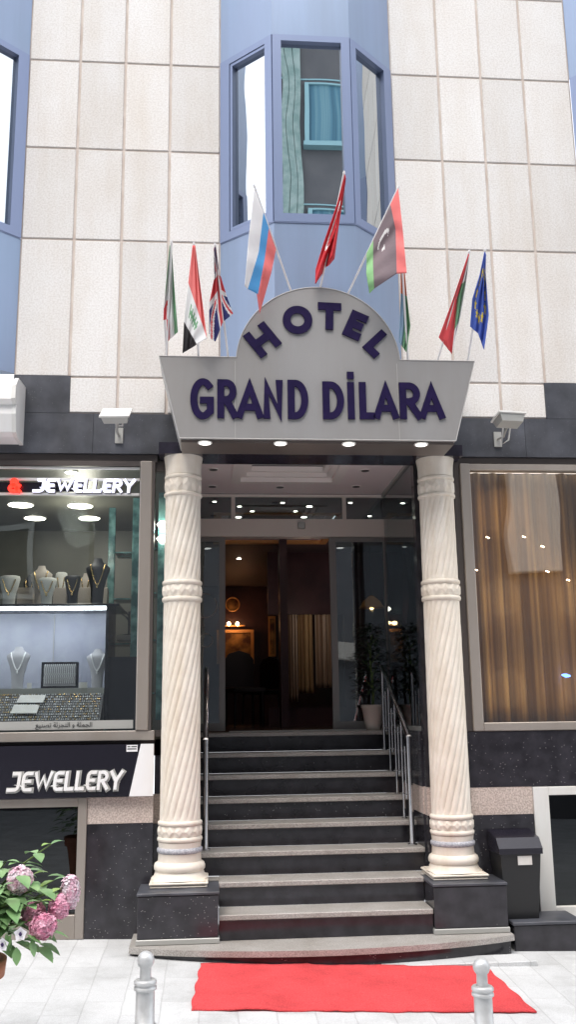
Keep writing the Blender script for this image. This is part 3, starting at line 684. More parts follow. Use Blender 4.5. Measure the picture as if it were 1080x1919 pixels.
# glowing slab added for green reflected window light; hanging lamp behind the right leaf
p=W(655,1150,6.5); q_=W(674,1250,6.5); m=MB(); m.box(p.x,q_.x,6.5,6.56,q_.z,p.z,0,.01); gp=m.build('green_reflection','greenrefl',None,loc=(p.x,6.5,q_.z)); tag(gp,'upright pale green window reflection drawn as a glow behind the right door leaf','reflected glow')
p=W(697,1135,4.5); hl=thing('hanging_lamp',(p.x,4.5,p.z),'cone shaded hanging lamp seen through the right door leaf','hanging lamp')
m=MB(); m.lathe([(.16,p.z-.03),(.10,p.z+.06),(.03,p.z+.12)],p.x,4.5,24); m.build('shade','orange',hl)
m=MB(); m.tube([(p.x,4.5,p.z+.11),(p.x,4.5,3.57)],.006,6); m.build('cord','black',hl)
m=MB(); m.lathe([(.01,p.z-.05),(.035,p.z-.02),(.01,p.z+.02)],p.x,4.5,14); m.build('bulb','lampwarm',hl)
# potted plant on the landing by the right leaf
p=W(702,1371,1.62); px_,py_=p.x-.01,1.60; zf=1.3735
pp_=thing('potted_plant',(px_,py_,zf),'dark leafy shrub in a cream pot on the top landing by the door','potted plant')
m=MB(); m.lathe([(.062,zf),(.085,zf+.10),(.098,zf+.195),(.107,zf+.20),(.107,zf+.225),(.094,zf+.225),(.09,zf+.19)],px_,py_,32); m.build('pot','beige',pp_)
m=MB(); m.tube([(px_,py_,zf+.18),(px_+.01,py_,zf+.35),(px_-.01,py_+.01,zf+.62),(px_+.01,py_,zf+.85)],[.014,.012,.008,.004],8)
for k in range(9):
    a=k*2.4; z=zf+.32+k*.055; m.tube([(px_,py_,z),(px_+.09*math.cos(a),py_+.05*math.sin(a),z+.09)],[.006,.003],5)
m.build('trunk','stem',pp_)
def add_leaf(mb,base,dirv,L,wd,mi=0,fold=.25,droop=.25):
    d=Vector(dirv).normalized(); up=Vector((0,0,1)); s_=d.cross(up); s_=s_ if s_.length>.1 else Vector((1,0,0)); s_.normalize(); nn=s_.cross(d).normalized()
    prof=[(0,.06),(.18,.62),(.42,1.0),(.68,.80),(.88,.36),(1,0.02)]
    V=[]
    for t,wv in prof:
        c_=Vector(base)+d*(L*t)-Vector((0,0,1))*(droop*L*t*t); 
        V.append(c_-s_*(wd/2*wv)+nn*(fold*wd*wv*.5)); V.append(c_); V.append(c_+s_*(wd/2*wv)+nn*(fold*wd*wv*.5))
    F=[]
    for i in range(len(prof)-1):
        a=i*3; F+=[(a,a+1,a+4,a+3),(a+1,a+2,a+5,a+4)]
    mb.add(V,F,mi,True)
rnd=random.Random(3)
m=MB()
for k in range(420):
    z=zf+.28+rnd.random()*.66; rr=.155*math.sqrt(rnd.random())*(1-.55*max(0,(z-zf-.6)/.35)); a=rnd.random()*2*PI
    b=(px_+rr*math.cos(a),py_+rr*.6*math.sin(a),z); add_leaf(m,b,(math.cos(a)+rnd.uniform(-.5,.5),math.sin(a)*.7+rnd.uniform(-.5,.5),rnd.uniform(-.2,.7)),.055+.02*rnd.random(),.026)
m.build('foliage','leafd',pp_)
# ================================================================== HANDRAILS
def handrail(x,s,label):
    R_=thing('handrail',(x,.33,Z0S+3*H),label,'handrail','stainless handrails on the steps')
    zf0=Z0S+3*H; y0=.315; y1=1.30; zt0=1.352; zt1=1.915
    def zr(y): return zt0+(zt1-zt0)*(y-y0)/(y1-y0)
    m=MB(); m.tube([(x,y0,zf0+.004),(x,y0,zt0)],.021,16); m.lathe([(.036,zf0+.001),(.036,zf0+.012)],x,y0,20); m.build('post','steel',R_)
    m=MB(); m.tube([(x,y0-.012,zt0-.002),(x,y0+.01,zt0+.012),(x,y1,zt1),(x,y1+.05,zt1+.006)],.021,14); m.build('top_rail','steel',R_)
    for k in (4,5,6,7):
        y=Y0S+k*T+.14; z=Z0S+k*H
        m=MB(); m.tube([(x,y,z+.002),(x,y,zr(min(y,y1))-.015)],.011 if k<7 else .016,10); m.lathe([(.024,z+.001),(.024,z+.009)],x,y,16); m.build('post','steel',R_)
        m=MB()   # staggered inner bar with two short links
        ym=y-.12; za=z+.16; zb2=zr(ym)-.16
        m.tube([(x,ym,za),(x,ym,zb2)],.010,8); m.tube([(x,ym-.10,zb2-.04),(x,ym+.11,zb2-.04)],.006,8); m.tube([(x,ym-.10,za+.03),(x,ym+.11,za+.03)],.006,8)
        m.build('baluster','steel',R_)
handrail(.722,1,'stainless handrail on the right side of the steps'); handrail(-.822,-1,'stainless handrail on the left side by the left column')
# ================================================================== FLAGS
FC={}
for nme,c in dict(red=(.66,.07,.08),white=(.80,.79,.78),green=(.17,.36,.20),lgreen=(.28,.56,.25),blackc=(.025,.022,.025),grayc=(.20,.155,.17),blue=(.08,.33,.66),navy=(.02,.025,.14),eu=(.07,.13,.50),yellow=(.80,.62,.06),orange=(.80,.25,.12),salmon=(.80,.19,.18),dred=(.55,.02,.03),sky=(.28,.42,.55)).items():
    MT['fl_'+nme]=mat('flag_'+nme,c,.75,bump=(25,.3,.01))
CN=['red','white','green','lgreen','blackc','grayc','blue','navy','eu','yellow','orange','salmon','dred','sky']; CI={c:i for i,c in enumerate(CN)}
def lerp_poly(P,s):
    for i in range(len(P)-1):
        if s<=P[i+1][0] or i==len(P)-2:
            t=(s-P[i][0])/(P[i+1][0]-P[i][0]); return P[i][1]+(P[i+1][1]-P[i][1])*t, P[i][2]+(P[i+1][2]-P[i][2])*t
def flag(label,tip,base,cols,fn,ns=60,nt=44,Yb=-.46,Yt=-.82,amp=.042,nf=3.0,rp=.0075,yo=-.012,ph=0,zoff=0):
    """cols: list of (t, [(s,u,v)...]) edge curves of the hanging cloth, in order from hoist to fly"""
    b=W(base[0],base[1],Yb); t_=W(tip[0],tip[1],Yt)
    F_=thing('flag',b,label,'flag','flags above the hotel sign')
    m=MB(); m.tube([b-Vector((0,0,.02)),t_],rp,10); m.tube([t_,t_+(t_-b).normalized()*.018],[rp*1.5,rp*.7],10); m.build('pole','pole',F_,loc=b)
    dv=(base[1]-tip[1])
    def Yat(v): k=(base[1]-v)/dv; return Yb+(Yt-Yb)*max(-.1,min(1,k))
    V=[];
    for i in range(ns+1):
        s_=i/ns
        for j in range(nt+1):
            t=j/nt
            for c in range(len(cols)-1):
                if t<=cols[c+1][0] or c==len(cols)-2: break
            a=(t-cols[c][0])/(cols[c+1][0]-cols[c][0]); p0=lerp_poly(cols[c][1],s_); p1=lerp_poly(cols[c+1][1],s_)
            u=p0[0]+(p1[0]-p0[0])*a; v=p0[1]+(p1[1]-p0[1])*a
            y0_=Yat(lerp_poly(cols[0][1],s_)[1])
            yy=y0_+yo-amp*math.sin(t*nf*2*PI+ph+s_*2.2)*(t**.6)*(.35+.65*s_) - amp*.5*math.sin(s_*7+t*3)*t - amp*.28*math.sin(t*19+s_*5+ph)*(.3+.7*t)
            V.append(W(u,v,yy))
    m=MB(); n=nt+1
    for i in range(ns):
        for j in range(nt):
            pass
    m.add(V,[(i*n+j,i*n+j+1,(i+1)*n+j+1,(i+1)*n+j) for i in range(ns) for j in range(nt)],0,True)
    m.m=[CI[fn((i+.5)/ns,(j+.5)/nt)] for i in range(ns) for j in range(nt)]
    o=m.build('cloth',['fl_'+c for c in CN],F_,loc=b)
    sm=o.modifiers.new('thick','SOLIDIFY'); sm.thickness=.0015
def tri(a,b,c): return lambda s,t: a if s<1/3 else (b if s<2/3 else c)
def star(ss,tt,cs,ct,r,asp=1.5,rot=0,k=5,inner=.45):
    x=(tt-ct)*asp; y=-(ss-cs); rr=math.hypot(x,y); a=(math.atan2(y,x)-rot-PI/2)%(2*PI/k); a=abs(a-PI/k)/(PI/k); return rr<r*(inner+(1-inner)*a)
# Iran: hoist hidden, folded
def f_iran(s,t):
    if t<.3: return 'red' if .60<s<.80 else ('green' if s<.45 and t<.15 else 'white')
    if t>.80: return 'green'
    return 'red' if s>.80 and t<.5 else ('salmon' if .62<s<.66 and t<.5 else 'white')
flag('narrow folded flag in green white and red, farthest left of all',(321,455),(312,665),[(0,[(0,318,460),(.55,307,572),(.8,306,600),(1,310,652)]),(.4,[(0,320,460),(.5,315,535),(1,314,640)]),(1,[(0,322,470),(.4,327,540),(1,333,622)])],f_iran,amp=.02)
def f_iraq(s,t):
    if s<1/3: return 'salmon'
    if s>2/3: return 'blackc'
    if .42<s<.56 and .22<t<.66 and (int((t-.22)*22)%2==0 or .47<s<.52): return 'green'
    return 'white'
flag('red white and black striped flag with green script, second from the left',(363,458),(372,668),[(0,[(0,361,460),(1/3,353,530),(2/3,345,603),(1,342,662)]),(1,[(0,366,460),(1/3,388,634),(2/3,369,645),(1,365,648)])],f_iraq,amp=.02)
def f_uk(s,t):
    x=(t-.5)*2; y=(s-.5)*2
    if abs(x)<.10 or abs(y)<.18: return 'red'
    if abs(x)<.17 or abs(y)<.30: return 'white'
    d=abs(abs(x)-abs(y))
    if d<.09: return 'red'
    if d<.24: return 'white'
    return 'navy'
flag('blue flag with red and white crosses, twisted round its pole',(403,460),(428,668),[(0,[(0,405,462),(.35,410,505),(.6,424,552),(1,437,588)]),(.45,[(0,404,462),(.35,407,505),(1,418,603)]),(.8,[(0,402,464),(.4,403,520),(.8,396,600),(1,404,640)]),(1,[(0,401,464),(.4,402,520),(.6,392,570),(.85,392,625),(1,396,636)])],f_uk,amp=.02)
flag('white blue and red striped flag on a pole leaning left over the sign',(477,350),(547,545),[(0,[(0,477,352),(.5,500,415),(1,518,465)]),(.5,[(0,466,450),(.5,492,480),(1,509,510)]),(1,[(0,459,535),(1/3,462,540),(.66,487,553),(.8,481,548),(1,487,588)])],lambda s,t:'white' if s<.36 else ('blue' if s<.62 else 'salmon'),Yt=-.9,amp=.03,nf=1.6)
def f_tr(s,t):
    d1=math.hypot((t-.35)*1.5,s-.5)<.25; d2=math.hypot((t-.39)*1.5,s-.5)<.20
    if d1 and not d2: return 'white'
    if star(s,t,.5,.58,.12): return 'white'
    return 'dred'
flag('plain looking red flag with white crescent, hanging bunched above the arch',(645,325),(600,538),[(0,[(0,647,327),(.35,633,380),(.7,607,455),(1,592,505)]),(.4,[(0,648,330),(.5,630,425),(.8,607,480),(1,591,533)]),(.7,[(0,648,332),(.5,628,440),(1,612,500)]),(1,[(0,649,334),(.4,637,410),(.75,627,485),(1,617,497)])],f_tr,Yt=-.9,amp=.045,nf=2.4)
def f_ly(s,t):
    if s<.24: return 'salmon'
    if s>.78: return 'lgreen'
    d1=math.hypot((t-.33)*1.4,s-.52)<.15; d2=math.hypot((t-.37)*1.4,s-.52)<.115
    if (d1 and not d2) or star(s,t,.52,.50,.06): return 'white'
    return 'grayc'
flag('red black and green flag with white crescent on a pole leaning right',(747,352),(652,547),[(0,[(0,747,353),(.5,716,418),(1,688,473)]),(.5,[(0,756,435),(.24,742,430),(.78,700,495),(1,687,512)]),(1,[(0,763,512),(.24,744,513),(.78,702,541),(1,693,550)])],f_ly,Yt=-.9,amp=.03,nf=1.4)
flag('thin drooping flag of orange green and grey blue, right beside the arch',(752,462),(765,670),[(0,[(0,751,480),(.45,752,555),(1,748,640)]),(1,[(0,757,480),(.4,763,552),(.75,770,610),(1,762,660)])],lambda s,t:'orange' if s<.42 else ('sky' if t<.45 else 'green'),amp=.02,yo=.02)
flag('folded flag of red with green and white edge, second from the right',(880,472),(820,673),[(0,[(0,879,475),(.5,850,560),(.9,823,632),(1,836,648)]),(.5,[(0,880,478),(.5,857,560),(1,848,664)]),(1,[(0,881,480),(.5,873,540),(.8,864,590),(1,852,640)])],lambda s,t:'red' if t<.52 else ('green' if (.35<s<.8 and t<.85) else 'white'),amp=.025)
def f_eu(s,t):
    for k in range(12):
        a=k*PI/6
        if star(s,t,.5+.30*math.cos(a),.5+.20*math.sin(a)*1.6,.075,1.1): return 'yellow'
    return 'eu'
flag('blue flag with a ring of yellow stars, farthest right of all',(910,470),(877,672),[(0,[(0,909,472),(.3,900,515),(.6,886,560),(1,882,612)]),(.5,[(0,911,475),(.5,902,555),(1,897,625)]),(1,[(0,912,478),(.3,911,510),(.7,917,590),(1,908,656)])],f_eu,amp=.03)
# ================================================================== SHOP WINDOW LEFT
SW=thing('shop_window',(-1.8,.05,1.36),'jewellery shop window with brown metal frame left of the steps','shop window')
m=MB(); m.box(-4.4,-1.19,0,.10,1.362,1.43,0,.004); m.box(-1.325,-1.235,-.01,.09,1.4305,3.424,0,.006); 
m.build('frame','alu',SW); m=MB(); m.box(-4.4,-1.325,0,.09,3.385,3.424); m.build('head_frame','aludk',SW)
m=MB(); m.box(-1.235,-1.215,.0,.09,1.4305,3.424); m.box(-1.19,-1.03,.06,.14,1.385,1.43);m.box(-1.215,-1.03,.06,.14,3.36,3.44); m.build('jamb','aludk',SW)
m=MB(); m.box(-4.4,-1.325,.045,.053,1.43,3.385); m.box(-1.215,-1.032,.09,.096,1.43,3.36); m.build('pane','shopglass',SW)
m=MB(); m.box(-4.4,-1.345,.036,.040,1.445,1.505); m.build('frosted_strip','alugr',SW)
# Arabic script line on the strip
AR=[[0xFE8D,0xFEDF,0xFEA0,0xFEE4,0xFEE0,0xFE94],[0xFEED],[0xFE8D,0xFEDF,0xFE98,0xFEA0,0xFEB0,0xFE8B,0xFE94],[0xFE97,0xFEBC,0xFEE8,0xFEF4,0xFECA]]
txt=' '.join(''.join(chr(c) for c in reversed(wd)) for wd in reversed(AR))
tcv=bpy.data.curves.new('script','FONT'); tcv.body=txt; tcv.size=.07; tcv.extrude=.001; tcv.align_x='RIGHT'
to=bpy.data.objects.new('tmp',tcv); COL.objects.link(to); bpy.context.view_layer.update()
me=bpy.data.meshes.new_from_object(to.evaluated_get(bpy.context.evaluated_depsgraph_get())); bpy.data.objects.remove(to)
me.materials.clear(); me.materials.append(MT['black'])
if len(me.vertices):
    xsz=[v.co.x for v in me.vertices]; wd_=max(xsz)-min(xsz); kx=.40/wd_
    p=W(172,1366,.034)
    for v in me.vertices: x,y,z=v.co; v.co=((x-max(xsz))*kx,-z,y*kx)
    o=bpy.data.objects.new('script_lettering',me); COL.objects.link(o); o.parent=SW; o.location=Vector((p.x,.033,1.463))-SW.location
# shop interior shell
m=MB(); m.box(-4.5,-1.12,3.0,3.1,1.3,3.5); m.box(-4.5,-4.4,.1,3.0,1.3,3.5); m.build('shop_wall','shopwall',HB)
m=MB(); m.box(-4.5,-1.10,.1,3.1,1.25,1.36); m.build('shop_floor','lobbyfloor',HB)
m=MB(); m.box(-4.5,-1.10,.1,3.1,3.455,3.5); m.build('shop_ceiling','shopwall',HB)
for (u,v),w_,r in (((38,946),'front left',.11),((150,948),'front right',.11),((65,971),'back left',.10),((167,971),'back right',.10),((133,885),'nearest the glass',.045)):
    p=WZ(u,v,3.45); lamp_disc((p.x,min(p.y,2.8),3.453),r,'lamp','shop_ceiling_lamp',w_+' round bright lamp on the jewellery shop ceiling','lamps on the jewellery shop ceiling',ring='aluwh')
# cabinets deeper in the shop
for (u0,u1,Y,lab) in ((203,216,1.1,'tall teal edged glass cabinet behind the right end of the jewellery case'),(248,262,.7,'narrow teal glass cabinet next to the brown window post')):
    a=W(u0,1000,Y); b=W(u1,1000,Y); Cb=thing('glass_cabinet',((a.x+b.x)/2,Y,1.36),lab,'glass cabinet','glass cabinets in the shop')
    m=MB(); m.box(a.x,b.x,Y,Y+.03,1.40,3.30,0,.004); m.build('side_panel','teal',Cb)
    for z in (1.7,2.12,2.5,2.9): m=MB(); m.box(b.x,b.x+.14,Y,Y+.3,z,z+.012); m.build('shelf','teal',Cb)
m=MB(); m.box(-1.20,-1.13,.30,.42,1.5,3.25); o=m.build('glass_cabinet','teal',None,loc=(-1.15,.35,1.36)); tag(o,'teal glass cabinet side seen between window post and left column','glass cabinet','glass cabinets in the shop')
p=W(292,985,.28)
for dz,w_ in ((.0,'upper'),(-.11,'lower')):
    L_=MB(); L_.lathe([(.02,p.z+dz-.025),(.045,p.z+dz),(.02,p.z+dz+.025)],-1.165,.24,16); o=L_.build('shop_spotlight','lamp',None,loc=(-1.165,.24,p.z+dz)); tag(o,w_+' of two bright bulbs between the window post and the left column','bulb')
# lit channel sign on rails
LS=thing('lit_shop_sign',(-1.85,.02,3.17),'glowing white jewellery word with red ampersand on metal rails inside the window top','sign')
m=MB()
for z in (3.372,3.283,3.168): m.box(-4.3,-1.330,.015,.034,z-.010,z+.010,0,.003)
m.build('rail','aluwh',LS)
m=MB(); m.box(-4.3,-1.75,.036,.0385,3.19,3.262); m.build('backing','blackboard',LS)
WORD=[('J',0,.105),('e',.115,.085),('W',.21,.145),('e',.365,.08),('L',.455,.075),('L',.54,.075),('e',.625,.08),('R',.715,.09),('Y',.81,.105)]
def word(nm,mt,par,x0,z0,wd,h,th,y,depth,slant=.10,mi=0,grow=0,side=None):
    tot=.915
    for ch,o,w_ in WORD:
        mb=MB()
        xx=x0+wd*o/tot; ww=wd*w_/tot
        letter(mb,ch,ww,h,th,lambda a,b,xx=xx:(xx+a+(b-h/2)*slant,z0+b),y,depth,mi,grow,side); mb.build(nm,mt,par)
x0=W(60,925,-.01).x; x1=W(252,925,-.01).x
word('letter','litletter',LS,x0,3.178,x1-x0,.104,.019,-.012,.022)
word('letter_back','aludk',LS,x0+.006,3.173,x1-x0,.104,.019,.0105,.002,grow=.003)
pa_=W(13,925,-.01).x; pb_=W(38,925,-.01).x
m=MB(); letter(m,'&',pb_-pa_,.112,.026,lambda a,b:(pa_+a,3.172+b),-.012,.022); m.build('ampersand','litred',LS)
# display case
DCx0,DCx1=-3.2,W(200,1140,.42).x
DC=thing('display_case',(-2.0,.5,1.45),'lit jewellery display case with pale blue back behind the shop glass','display case')
zt1=W(100,1133,.42).z
m=MB(); m.box(DCx0,DCx1+.10,.36,1.0,zt1-.02,zt1,0,.003); m.box(DCx1,DCx1+.02,.38,.95,1.44,zt1-.02); m.box(DCx1+.02,-1.36,.5,.55,1.40,zt1-.4); m.build('carcass','blackboard',DC)
m=MB(); m.box(DCx0,DCx1,.90,.93,1.72,zt1-.021); m.build('back_panel','velvet',DC)
m=MB(); m.box(W(100,1200,.89).x-.003,W(100,1200,.89).x+.003,.893,.899,1.76,zt1-.03); m.build('seam','alugr',DC)
m=MB(); m.box(DCx0,DCx1,.36,.90,1.70,1.745); m.build('shelf','alugr',DC)
m=MB(); m.add([(DCx0,.14,1.50),(DCx1,.14,1.50),(DCx1,.36,1.70),(DCx0,.36,1.70),(DCx0,.14,1.46),(DCx1,.14,1.46),(DCx1,.36,1.46),(DCx0,.36,1.46)],[(0,1,2,3),(0,4,5,1),(1,5,6,2),(3,2,6,7),(0,3,7,4)]); m.build('sloping_tray','bustb',DC)
for i,(a,b) in enumerate(((DCx0,W(80,1140,.4).x),(W(84,1140,.4).x,DCx1-.005))):
    m=MB(); m.box(a,b,.40,.415,zt1-.042,zt1-.0205)
    m.build('led_strip','led',DC)
    m=MB(); m.box(a-.02,b,.46,.475,zt1-.035,zt1-.0205); m.build('led_strip','led',DC)
# rings lying on the sloping tray: rows of tiny pieces
jr=MB(); rnd=random.Random(11)
for i in range(11):
    for j in range(60):
        x=-2.55+j*.0158+rnd.uniform(-.003,.003); t=(i+.5)/11
        if x>DCx1-.02: continue
        y=.14+.22*t; z=1.50+.20*t+.006; r=rnd.uniform(.003,.0075)
        jr.add([(x-r,y,z),(x,y-r,z-.003),(x+r,y,z),(x,y+r,z+.004),(x,y,z+.010)],[(0,1,4),(1,2,4),(2,3,4),(3,0,4)],rnd.choice((0,0,1)))
o=jr.build('rings',['silverm','goldm'],None,loc=(-2,.25,1.6)); tag(o,'rows of tiny silver and gold rings on the sloping tray','jewellery',kind='stuff')
for (u0,v0,u1,v1,lab) in ((30,1306,80,1320,'upper blank white card lying on the sloping jewellery tray'),(18,1324,68,1340,'lower blank white card lying on the sloping jewellery tray')):
    def tp(u,v):
        # intersect the slope plane
        y=.25
        for _ in range(8):
            p=W(u,v,y); y=min(.36,max(.14,.14+.22*(p.z-1.508)/.20))
        return W(u,v,y)-Vector((0,.006,-.010))
    pts=[tp(u0,v1),tp(u1,v1),tp(u1+6,v0),tp(u0+8,v0)]
    m=MB(); m.add(pts+[q+Vector((0,-.001,.004)) for q in pts],[(0,1,2,3),(7,6,5,4),(0,4,5,1),(1,5,6,2),(2,6,7,3),(3,7,4,0)]); o=m.build('price_card','white',None,loc=pts[0]); tag(o,lab,'card','white cards on the tray')
def bust(u,vb,vt,wpx,Y,mt,neck,label):
    """necklace stand: foot, widening chest, shoulders, neck"""
    b=W(u,vb,Y); t=W(u,vt,Y); h=t.z-b.z; w=wpx*(Y+7)/1740
    B_=thing('necklace_bust',b,label,'necklace stand','necklace stands in the shop window')
    prof=[(0,.26),(.06,.24),(.35,.27),(.55,.36),(.72,.48),(.80,.50),(.86,.36),(.92,.20),(1.0,.15)]
    if not neck: prof=[(0,.30),(.06,.28),(.35,.30),(.6,.40),(.88,.50),(.97,.46),(1.0,.30)]
    V=[];F=[];n=20
    for (zz,ww) in prof:
        for k in range(n):
            a=2*PI*k/n; V.append((b.x+w*ww*math.cos(a),Y+w*ww*.42*math.sin(a)+.10*w*zz,b.z+h*zz))
    for i in range(len(prof)-1):
        for k in range(n): F.append((i*n+k,i*n+(k+1)%n,(i+1)*n+(k+1)%n,(i+1)*n+k))
    m=MB(); m.add(V,F,0,True); m.add(V[-n:],[tuple(range(n))]); m.add(V[:n],[tuple(range(n-1,-1,-1))]); m.build('form',mt,B_,loc=b)
    m=MB(); pts=[]
    for k in range(17):
        t_=k/16*2-1; zz=.86-.42*(1-abs(t_)**1.6); ww=np.interp(zz,[p[0] for p in prof],[p[1] for p in prof])
        xx=t_*w*.30; yy=Y+.10*w*zz-w*ww*.42*math.sqrt(max(.0,1-(xx/(w*ww))**2))-.006
        pts.append((b.x+xx,yy,b.z+h*zz))
    m.tube(pts,.005,6); q=pts[8]; m.lathe([(.001,q[2]-.028),(.010,q[2]-.014),(.001,q[2])],q[0],q[1]-.002,8)
    m.build('necklace','goldm' if mt!='bustg' else 'silverm',B_,loc=b)
ztop=zt1
def vtop(u,Y): # pixel row of the case top at depth Y
    lo,hi=900,1300
    for _ in range(30):
        mid=(lo+hi)/2
        if W(u,mid,Y).z>ztop+.001: lo=mid
        else: hi=mid
    return hi
for (u,vt,w,Y,mt,nk,lab) in ((15,1078,38,.62,'bustw',False,'pale bust at the left edge of the photo on top of the display case'),(74,1060,40,.74,'beige',True,'beige bust behind the white bust on top of the display case'),(86,1082,34,.55,'bustw',False,'bright white bust in the middle on top of the display case'),(134,1078,30,.60,'bustb',False,'small black bust with gold necklace on top of the display case'),(181,1046,44,.60,'bustb',True,'large black bust with draped chain at the right end of the case top')):
    bust(u,vtop(u,Y),vt,w,Y,mt,nk,lab)
zsh=1.746
def vsh(u,Y):
    lo,hi=1100,1500
    for _ in range(30):
        mid=(lo+hi)/2
        if W(u,mid,Y).z>zsh: lo=mid
        else: hi=mid
    return hi
for (u,vt,w,lab) in ((31,1212,42,'grey bust with necklaces left inside the lit display case'),(181,1216,40,'grey bust with silver necklaces right inside the lit display case')):
    bust(u,vsh(u,.6),vt,w,.6,'bustg',True,lab)
# jewellery board on the shelf
a=W(75,vsh(75,.55),.55); b=W(147,1240,.55)
JB=thing('ring_board',(a.x,.55,zsh),'dark framed board of rings standing between the two grey busts','jewellery board')
m=MB(); m.box(a.x,b.x,.56,.585,zsh,b.z,0,.003); m.build('frame','blackboard',JB)
m=MB(); m.box(a.x+.02,b.x-.02,.5575,.5595,zsh+.02,b.z-.02); m.build('pad','bustg',JB)
m=MB()
for i in range(2):
    for j in range(16):
        x=a.x+.03+j*(b.x-a.x-.06)/15; z=zsh+.04+i*(b.z-zsh-.06)/2
        m.tube([(x,.552,z),(x-.004,.546,z+.04),(x+.004,.552,z+.075)],.0035,5)
m.build('rings','silverm',JB)
for (u,lab,w) in ((54,'small blank card at the foot of the left grey bust',.035),(155,'blank white card between ring board and right grey bust',.065)):
    p=W(u,vsh(u,.5),.5); m=MB(); m.prism([(p.x-w/2,zsh),(p.x+w/2,zsh),(p.x+w/2,zsh+.045),(p.x-w/2,zsh+.045)],.5,.503); o=m.build('price_card','white',None,loc=(p.x,.5,zsh)); tag(o,lab,'card','cards on the display shelf')
# blocks on case top
for (u,vt,w,Y,mt,nk,lab) in ((52,1078,22,.95,'bustb',True,'small dark bust standing behind the leftmost beige block'),(112,1072,22,.95,'bustw',False,'small pale bust standing behind the block right of the white bust'),(158,1074,24,.96,'beige',True,'small beige bust standing between the two black busts')):
    bust(u,vtop(u,Y),vt,w,Y,mt,nk,lab)
for (u0,u1,lab) in ((32,62,'beige block on the display case between the first two busts'),(99,124,'beige block between the white bust and the small black bust'),(146,170,'beige block beside the large black bust'),(186,202,'short beige block at the right end of the case top')):
    a=W(u0,1101,.80); b=W(u1,1101,.80); m=MB(); m.box(a.x,b.x,.80,.89,ztop+.001,a.z,0,.005); o=m.build('display_block','beige',None,loc=(a.x,.85,ztop)); tag(o,lab,'display block','beige blocks on the display case')
# side shelf with trinkets
a=W(218,1190,.8); m=MB(); m.box(a.x,-1.36,.8,1.1,a.z-.04,a.z); m.build('side_shelf','beige',DC)
tk=thing('trinket_stand',(a.x+.1,.9,a.z),'dark jewellery tree stand on the side shelf right of the display case','jewellery stand')
m=MB(); x=a.x+.09; m.lathe([(.05,a.z+.001),(.045,a.z+.012)],x,.9,16); m.tube([(x,.9,a.z),(x,.9,a.z+.2)],.008,8)
for k in range(6): an=k*1.05; m.tube([(x,.9,a.z+.08+.02*k),(x+.06*math.cos(an),.9+.04*math.sin(an),a.z+.12+.02*k)],.005,6)
m.build('stand','bustb',tk)
point((-1.9,.60,zt1-.10),(.85,.88,1),.7,.1,'case_glow'); point((-1.9,.5,3.1),(1,.95,.86),5,.12); point((-2.0,1.6,3.2),(1,.93,.80),8,.15); point((-1.165,.3,2.95),(.7,1,1),1.2,.03)
# ---- black lower sign
BS=thing('jewellery_board',(-1.8,-.03,.98),'black shop board with grey edged white jewellery lettering left of the steps','sign')
xs0=W(241,1492,-.05).x; xs1=W(263,1397,-.05).x; xe=W(288,1395,-.05).x
m=MB(); m.prism([(-4.4,.982),(xs0,.982),(xs1,1.337),(-4.4,1.337)],-.05,-.002); m.build('board','blackboard',BS)
m=MB(); m.prism([(xs0+.002,.982),(xe,.982),(xe,1.337),(xs1+.002,1.337)],-.051,-.003); m.build('white_end','white',BS)
xj0=W(12,1482,-.06).x; xj1=W(229,1482,-.06).x; zj0=W(100,1482,-.06).z; zj1=W(100,1446,-.06).z
word('letter','white',BS,xj0,zj0,xj1-xj0,zj1-zj0,.021,-.066,.015)
word('letter_outline','alugr',BS,xj0+.005,zj0-.004,xj1-xj0,zj1-zj0,.021,-.053,.002,grow=.009)
p=W(248,1402,-.052); m=MB(); m.box(p.x-.042,p.x+.036,-.0545,-.0515,p.z-.024,p.z+.022,0); 
st=m.build('sticker','white',BS)
m=MB(); 
for (dx0,dx1,dz) in ((-.036,-.016,.010),(-.008,.03,.010),(-.036,.028,-.006)): m.box(p.x+dx0,p.x+dx1,-.0555,-.0547,p.z+dz-.003,p.z+dz+.004)
m.build('print','black',st)
# ---- basement window left
def bwin(x0,x1,ztop_,zbot,mt,label,zsill,fr):
    B_=thing('basement_window',((x0+x1)/2,0,zbot),label,'basement window')
    m=MB(); m.box(x0,x0+fr,-.012,.06,zbot,ztop_,0,.003); m.box(x1-fr,x1,-.012,.06,zbot,ztop_,0,.003); m.box(x0+fr,x1-fr,-.012,.06,ztop_-.06,ztop_,0,.003); m.box(x0+fr,x1-fr,-.012,.06,zbot,zsill,0,.003); m.build('frame',mt,B_)
    m=MB(); m.box(x0+fr,x1-fr,.03,.036,zsill,ztop_-.06); m.build('pane','blackglass',B_)
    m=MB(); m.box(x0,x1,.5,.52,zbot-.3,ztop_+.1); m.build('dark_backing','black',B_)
bwin(-3.4,-1.650,.977,.05,'alu','cream framed dark basement window behind the hydrangea',.205,.062)
bwin(1.563,3.2,.985,-.02,'aluwh','white framed dark basement window at the right edge',.16,.115)
m=MB(); m.box(1.56,1.60,-.03,0,.10,.93,0,.004); o=m.build('drain_pipe','aluwh',None,loc=(1.58,-.02,.1)) if False else None
